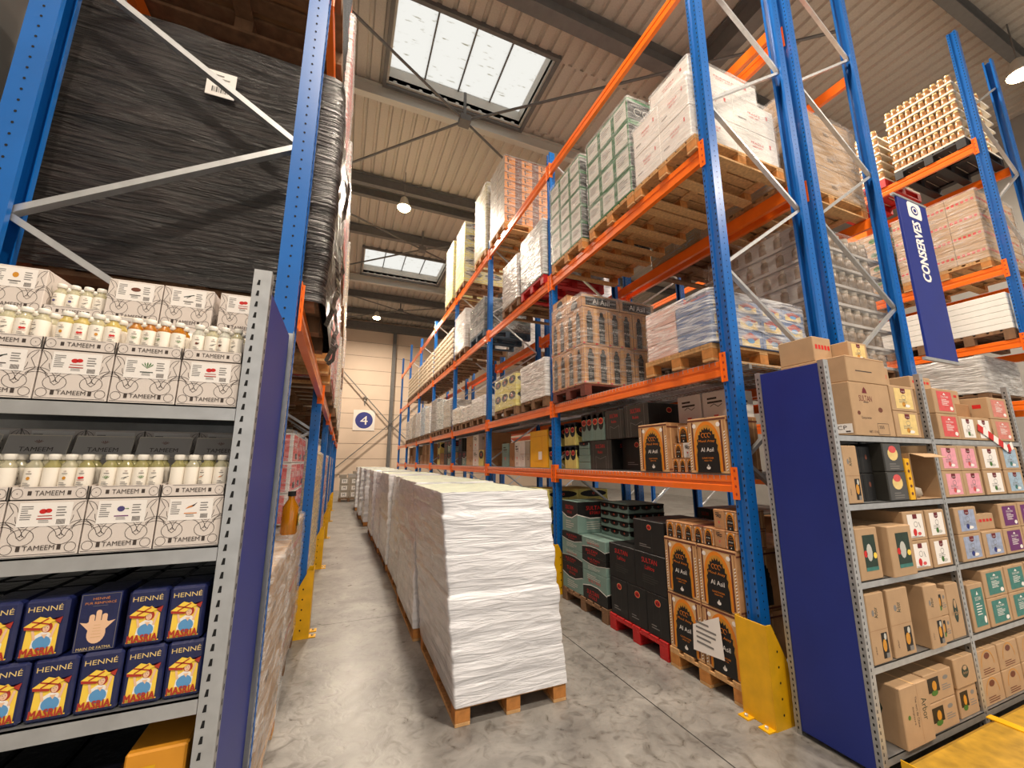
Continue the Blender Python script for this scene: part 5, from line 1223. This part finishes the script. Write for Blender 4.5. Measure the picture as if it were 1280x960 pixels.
# second bay, top shelf
for k in range(2): kb(3.90 + .06, 4.255, S + .187 * k, S + .185 + .187 * k, F0, .42, tea(rose, 'full'), f'kraft carton with rose red label on the top shelf, {("lower", "upper")[k]} one beside the middle post')
kb(3.93, 4.22, S + .375, S + .48, F0 + .10, .3, redprint, 'open kraft carton on top of the rose red label cartons')
for i in range(2): kb(4.26 + .25 * i, 4.505 + .25 * i, S, S + .175, F0, .42, tea(paper, 'tab'), ('kraft carton with white label on the top shelf, beside the rose label', 'kraft carton with white label crossed by red tape')[i])
for k in range(2): kb(4.79, 5.12, S + .178 * k, S + .176 + .178 * k, F0, .42, tea(pale_rose, 'full'), f'kraft carton with faded rose label on the top shelf, {("lower", "upper")[k]} one at the far end', side=redprint)
kb(4.30, 4.76, S + .177, S + .30, F0 + .1, .33, art_none, 'flat open kraft carton lying across the white label cartons', kraft_dk)
kb(4.33, 4.74, S + .302, S + .42, F0 + .14, .3, redprint, 'kraft carton with red tape at the back above the white label cartons')
b = MB()
tp = [(4.52, .10), (4.66, .05), (4.80, -.005), (4.93, -.06), (5.02, -.03)]
for i, (p, q) in enumerate(zip(tp, tp[1:])):
    for j in range(2):
        a = [(p[0] + (q[0] - p[0]) * t, p[1] + (q[1] - p[1]) * t) for t in (j / 2, (j + 1) / 2)]
        b.box(0, 0, 0, 0, 0, 0, red) if 0 else b.bar((a[0][0], F0 - .006 - .002 * i, S + a[0][1]), (a[1][0], F0 - .006 - .002 * i, S + a[1][1]), .003, .055, red if j == 0 else paper, (0, 0, 1))
tag(b.build('barrier_tape'), 'red and white warning tape hanging across the top shelf cartons', 'tape')
# second shelf
S = RS[1] + .001
kb(2.77, 2.915, S, S + .34, F0, .4, arbor_art, 'tall kraft carton with black and green picture, second shelf, by navy panel')
for i in range(2):
    for k in range(2): kb(2.93 + .125 * i, 3.05 + .125 * i, S + .172 * k, S + .17 + .172 * k, F0 + .06, .36, blacktea, f'black tea carton in the dark stack on the second shelf, {("lower", "upper")[k]} {("left", "right")[i]} one', black)
for k in range(2): kb(3.195, 3.41, S + .182 * k, S + .18 + .182 * k, F0, .3, greytea, f'dark grey carton with round straw label, {("lower", "upper")[k]} one on the second shelf', char)
kb(3.425, 3.485, S, S + .265, F0, .3, yellowtea, 'slim bright yellow carton on the second shelf', sunny)
t = thing('open_carton', 'open kraft carton lying with its mouth to the front on the second shelf', 'carton', (3.65, F0, S))
b = MB(); 
for q in ((-.155, 0, 0, .155, .4, .004), (-.155, 0, .296, .155, .4, .30), (-.155, 0, .004, -.151, .4, .296), (.151, 0, .004, .155, .4, .296), (-.151, .396, .004, .151, .4, .296)): b.box(*q, kraft)
b.build('carton_shell', t)
b = MB(); b.prism([(0, .296), (-.07, .272), (-.07, .276), (0, .30)], -.14, .14, kraft, 'x'); b.build('carton_flap', t)
b = MB(); b.lathe([(.05, 0), (.07, .02), (.065, .06), (.03, .075)], mush, 14, (.02, .1, .005)); tag(b.build('wrapped_bundle', None, (3.62, F0, S)), 'small grey wrapped bundle lying inside the open kraft carton', 'bundle')
kb(3.505, 3.60, S + .005, S + .12, F0 + .2, .12, art_none, 'small kraft packet at the back inside the open carton') if 0 else None
for k in range(2):
    for i in range(2): kb(3.87 + .28 * i, 4.145 + .28 * i, S + .18 * k, S + .178 + .18 * k, F0, .42, tea(pink, 'tab'), f'kraft carton with pink label, {("lower", "upper")[k]} {("left", "right")[i]} of the four on the second shelf')
    kb(4.47, 4.775, S + .18 * k, S + .178 + .18 * k, F0, .42, tea(straw if 0 else paper, 'tab'), f'kraft carton with cream white label beside the pink ones, {("lower", "upper")[k]} one')
    kb(4.81, 5.12, S + .18 * k, S + .178 + .18 * k, F0, .42, tea(sky, 'tab'), f'kraft carton with pale blue label on the second shelf, {("lower", "upper")[k]} one')
# third shelf
S = RS[2] + .001
for i in range(2): kb(2.775 + .265 * i, 2.99 + .30 * i, S, S + .285, F0 - (.03 if i else 0), .42, photo_art, ('tall kraft carton with dark green picture next to the navy panel', 'tall kraft carton with dark green picture, second from the navy panel')[i])
for k in range(2):
    kb(3.30, 3.545, S + .178 * k, S + .176 + .178 * k, F0 + .002, .42, tea(paper, 'flower'), f'kraft carton with white label and red flower on the third shelf, {("lower", "upper")[k]} one')
    kb(3.56, 3.79, S + .178 * k, S + .176 + .178 * k, F0, .42, tea(paper, 'tab'), f'kraft carton with plain white label on the third shelf, {("lower", "upper")[k]} one')
    kb(3.93, 4.235, S + .178 * k, S + .176 + .178 * k, F0, .42, tea(steel_bl, 'tab'), f'kraft carton with lavender blue label on the third shelf, {("lower", "upper")[k]} one beside the middle post')
    kb(4.58, 4.885, S + .178 * k, S + .176 + .178 * k, F0, .42, tea(purple, 'full'), f'kraft carton with purple label, {("lower", "upper")[k]} one on the third shelf')
    kb(4.90, 5.15, S + .178 * k, S + .176 + .178 * k, F0, .42, tea(purple, 'full'), f'kraft carton with purple label at the shelf end, {("lower", "upper")[k]} one')
kb(4.255, 4.56, S, S + .176, F0, .42, tea(steel_bl, 'tab'), 'kraft carton with lavender blue label between blue and purple labels, lower row')
kb(4.255, 4.56, S + .178, S + .29, F0 + .03, .35, redprint, 'open kraft carton with red tape line beside the purple labels')
# fourth shelf
S = RS[3] + .001
for i, (a, c, h, d) in enumerate(((2.775, 2.95, .36, F0), (2.985, 3.20, .36, F0), (3.33, 3.49, .35, F0 - .02))): kb(a, c, S, S + h, d, .42, arbor_art, f'tall kraft carton with dark window picture on the fourth shelf, {ORD[i]} from the navy panel')
for k in range(2): kb(3.50, 3.62, S + .15 * k, S + .148 + .15 * k, F0, .3, arbor_sm, f'small kraft carton with window picture on the fourth shelf, {("lower", "upper")[k]} one')
kb(3.66, 3.83, S, S + .32, F0 + .01, .4, crest, 'slim kraft carton with green oval crest on the fourth shelf') if 0 else kb(3.64, 3.80, S, S + .32, F0 + .005, .4, crest, 'slim kraft carton with green oval crest on the fourth shelf')
kb(3.90, 4.11, S, S + .29, F0 + .0, .42, tea(teal, 'full'), 'tall kraft carton with teal label on the fourth shelf')
for i in range(3):
    for k in range(2): kb(4.13 + .33 * i, 4.445 + .33 * i, S + .178 * k, S + .176 + .178 * k, F0, .42, tea(teal, 'full'), f'kraft carton with teal label on the fourth shelf, {("lower", "upper")[k]} row, {ORD[i]} after the tall one')
# bottom shelf
S = RS[4] + .001
kb(2.92, 3.20, S, S + .30, F0 - .02, .44, arbor_big, 'big kraft carton with vertical green lettering on the bottom shelf', None, arbor_leaf)
for k in range(2): kb(3.215, 3.52, S + .152 * k, S + .15 + .152 * k, F0, .42, arbor_sm, f'kraft carton with small window picture on the bottom shelf, {("lower", "upper")[k]} one')
kb(3.57, 3.86 - .06, S, S + .165, F0 + .01, .42, arbor_sm, 'kraft carton with window picture under the crested carton on the bottom shelf')
kb(3.56, 3.81 - .006, S + .167, S + .33, F0 + .0, .42, crest, 'kraft carton with round green crest on the bottom shelf')
for i in range(4):
    for k in range(2): kb(3.86 + .30 * i, 4.145 + .30 * i, S + .16 * k, S + .158 + .16 * k, F0 + .01, .42, ornate, f'kraft carton with brown ornament on the bottom shelf, {("lower", "upper")[k]} row, {ORD[i]} after the middle post')

# ------------------------------------------------------------------ light, sky and camera
def area(name, loc, size, power, col, rot=(0, 0, 0), shape='DISK'):
    d = bpy.data.lights.new(name, 'AREA'); d.shape = shape; d.size = size; d.energy = power; d.color = col
    o = bpy.data.objects.new(name, d); C.objects.link(o); o.location = loc; o.rotation_euler = rot
    return o
WARM = (1, .86, .70)
for x, y in ((1.2, 11.4), (1.2, 21.7), (11.9, 2.3), (1.2, 1.3), (6.7, 4.5), (6.7, 13), (4.5, -3.2), (-.2, -3.2), (9, -3.2)):  # those behind the camera are unseen and added to light the shelf fronts
    area('high_bay_or_fill_light', (x, y, 9.09), .5, LAMP_W * (1.35 if y > 10 else 1), WARM)
w = bpy.data.worlds.new('sky'); bpy.context.scene.world = w; w.use_nodes = True
bg = w.node_tree.nodes['Background']; bg.inputs['Color'].default_value = (1, .985, .96, 1); bg.inputs['Strength'].default_value = SKY_S
cd = bpy.data.cameras.new('camera'); cam = bpy.data.objects.new('camera', cd); C.objects.link(cam)
cd.sensor_width = 36; cd.lens = 36 * 504 / 1280; cd.clip_start = .05; cd.clip_end = 200
cam.location = (0, 0, 1.64); cam.rotation_euler = (math.radians(90 + 10.9), 0, math.radians(-22.6))
sc = bpy.context.scene; sc.camera = cam
sc.view_settings.view_transform = 'Standard'; sc.view_settings.look = 'None'; sc.view_settings.exposure = EXPO; sc.view_settings.gamma = 1; sc.view_settings.use_curve_mapping = False
sc.cycles.max_bounces = 8; sc.cycles.transparent_max_bounces = 12; sc.cycles.diffuse_bounces = 4; sc.cycles.sample_clamp_indirect = 6
sc.cycles.use_denoising = True
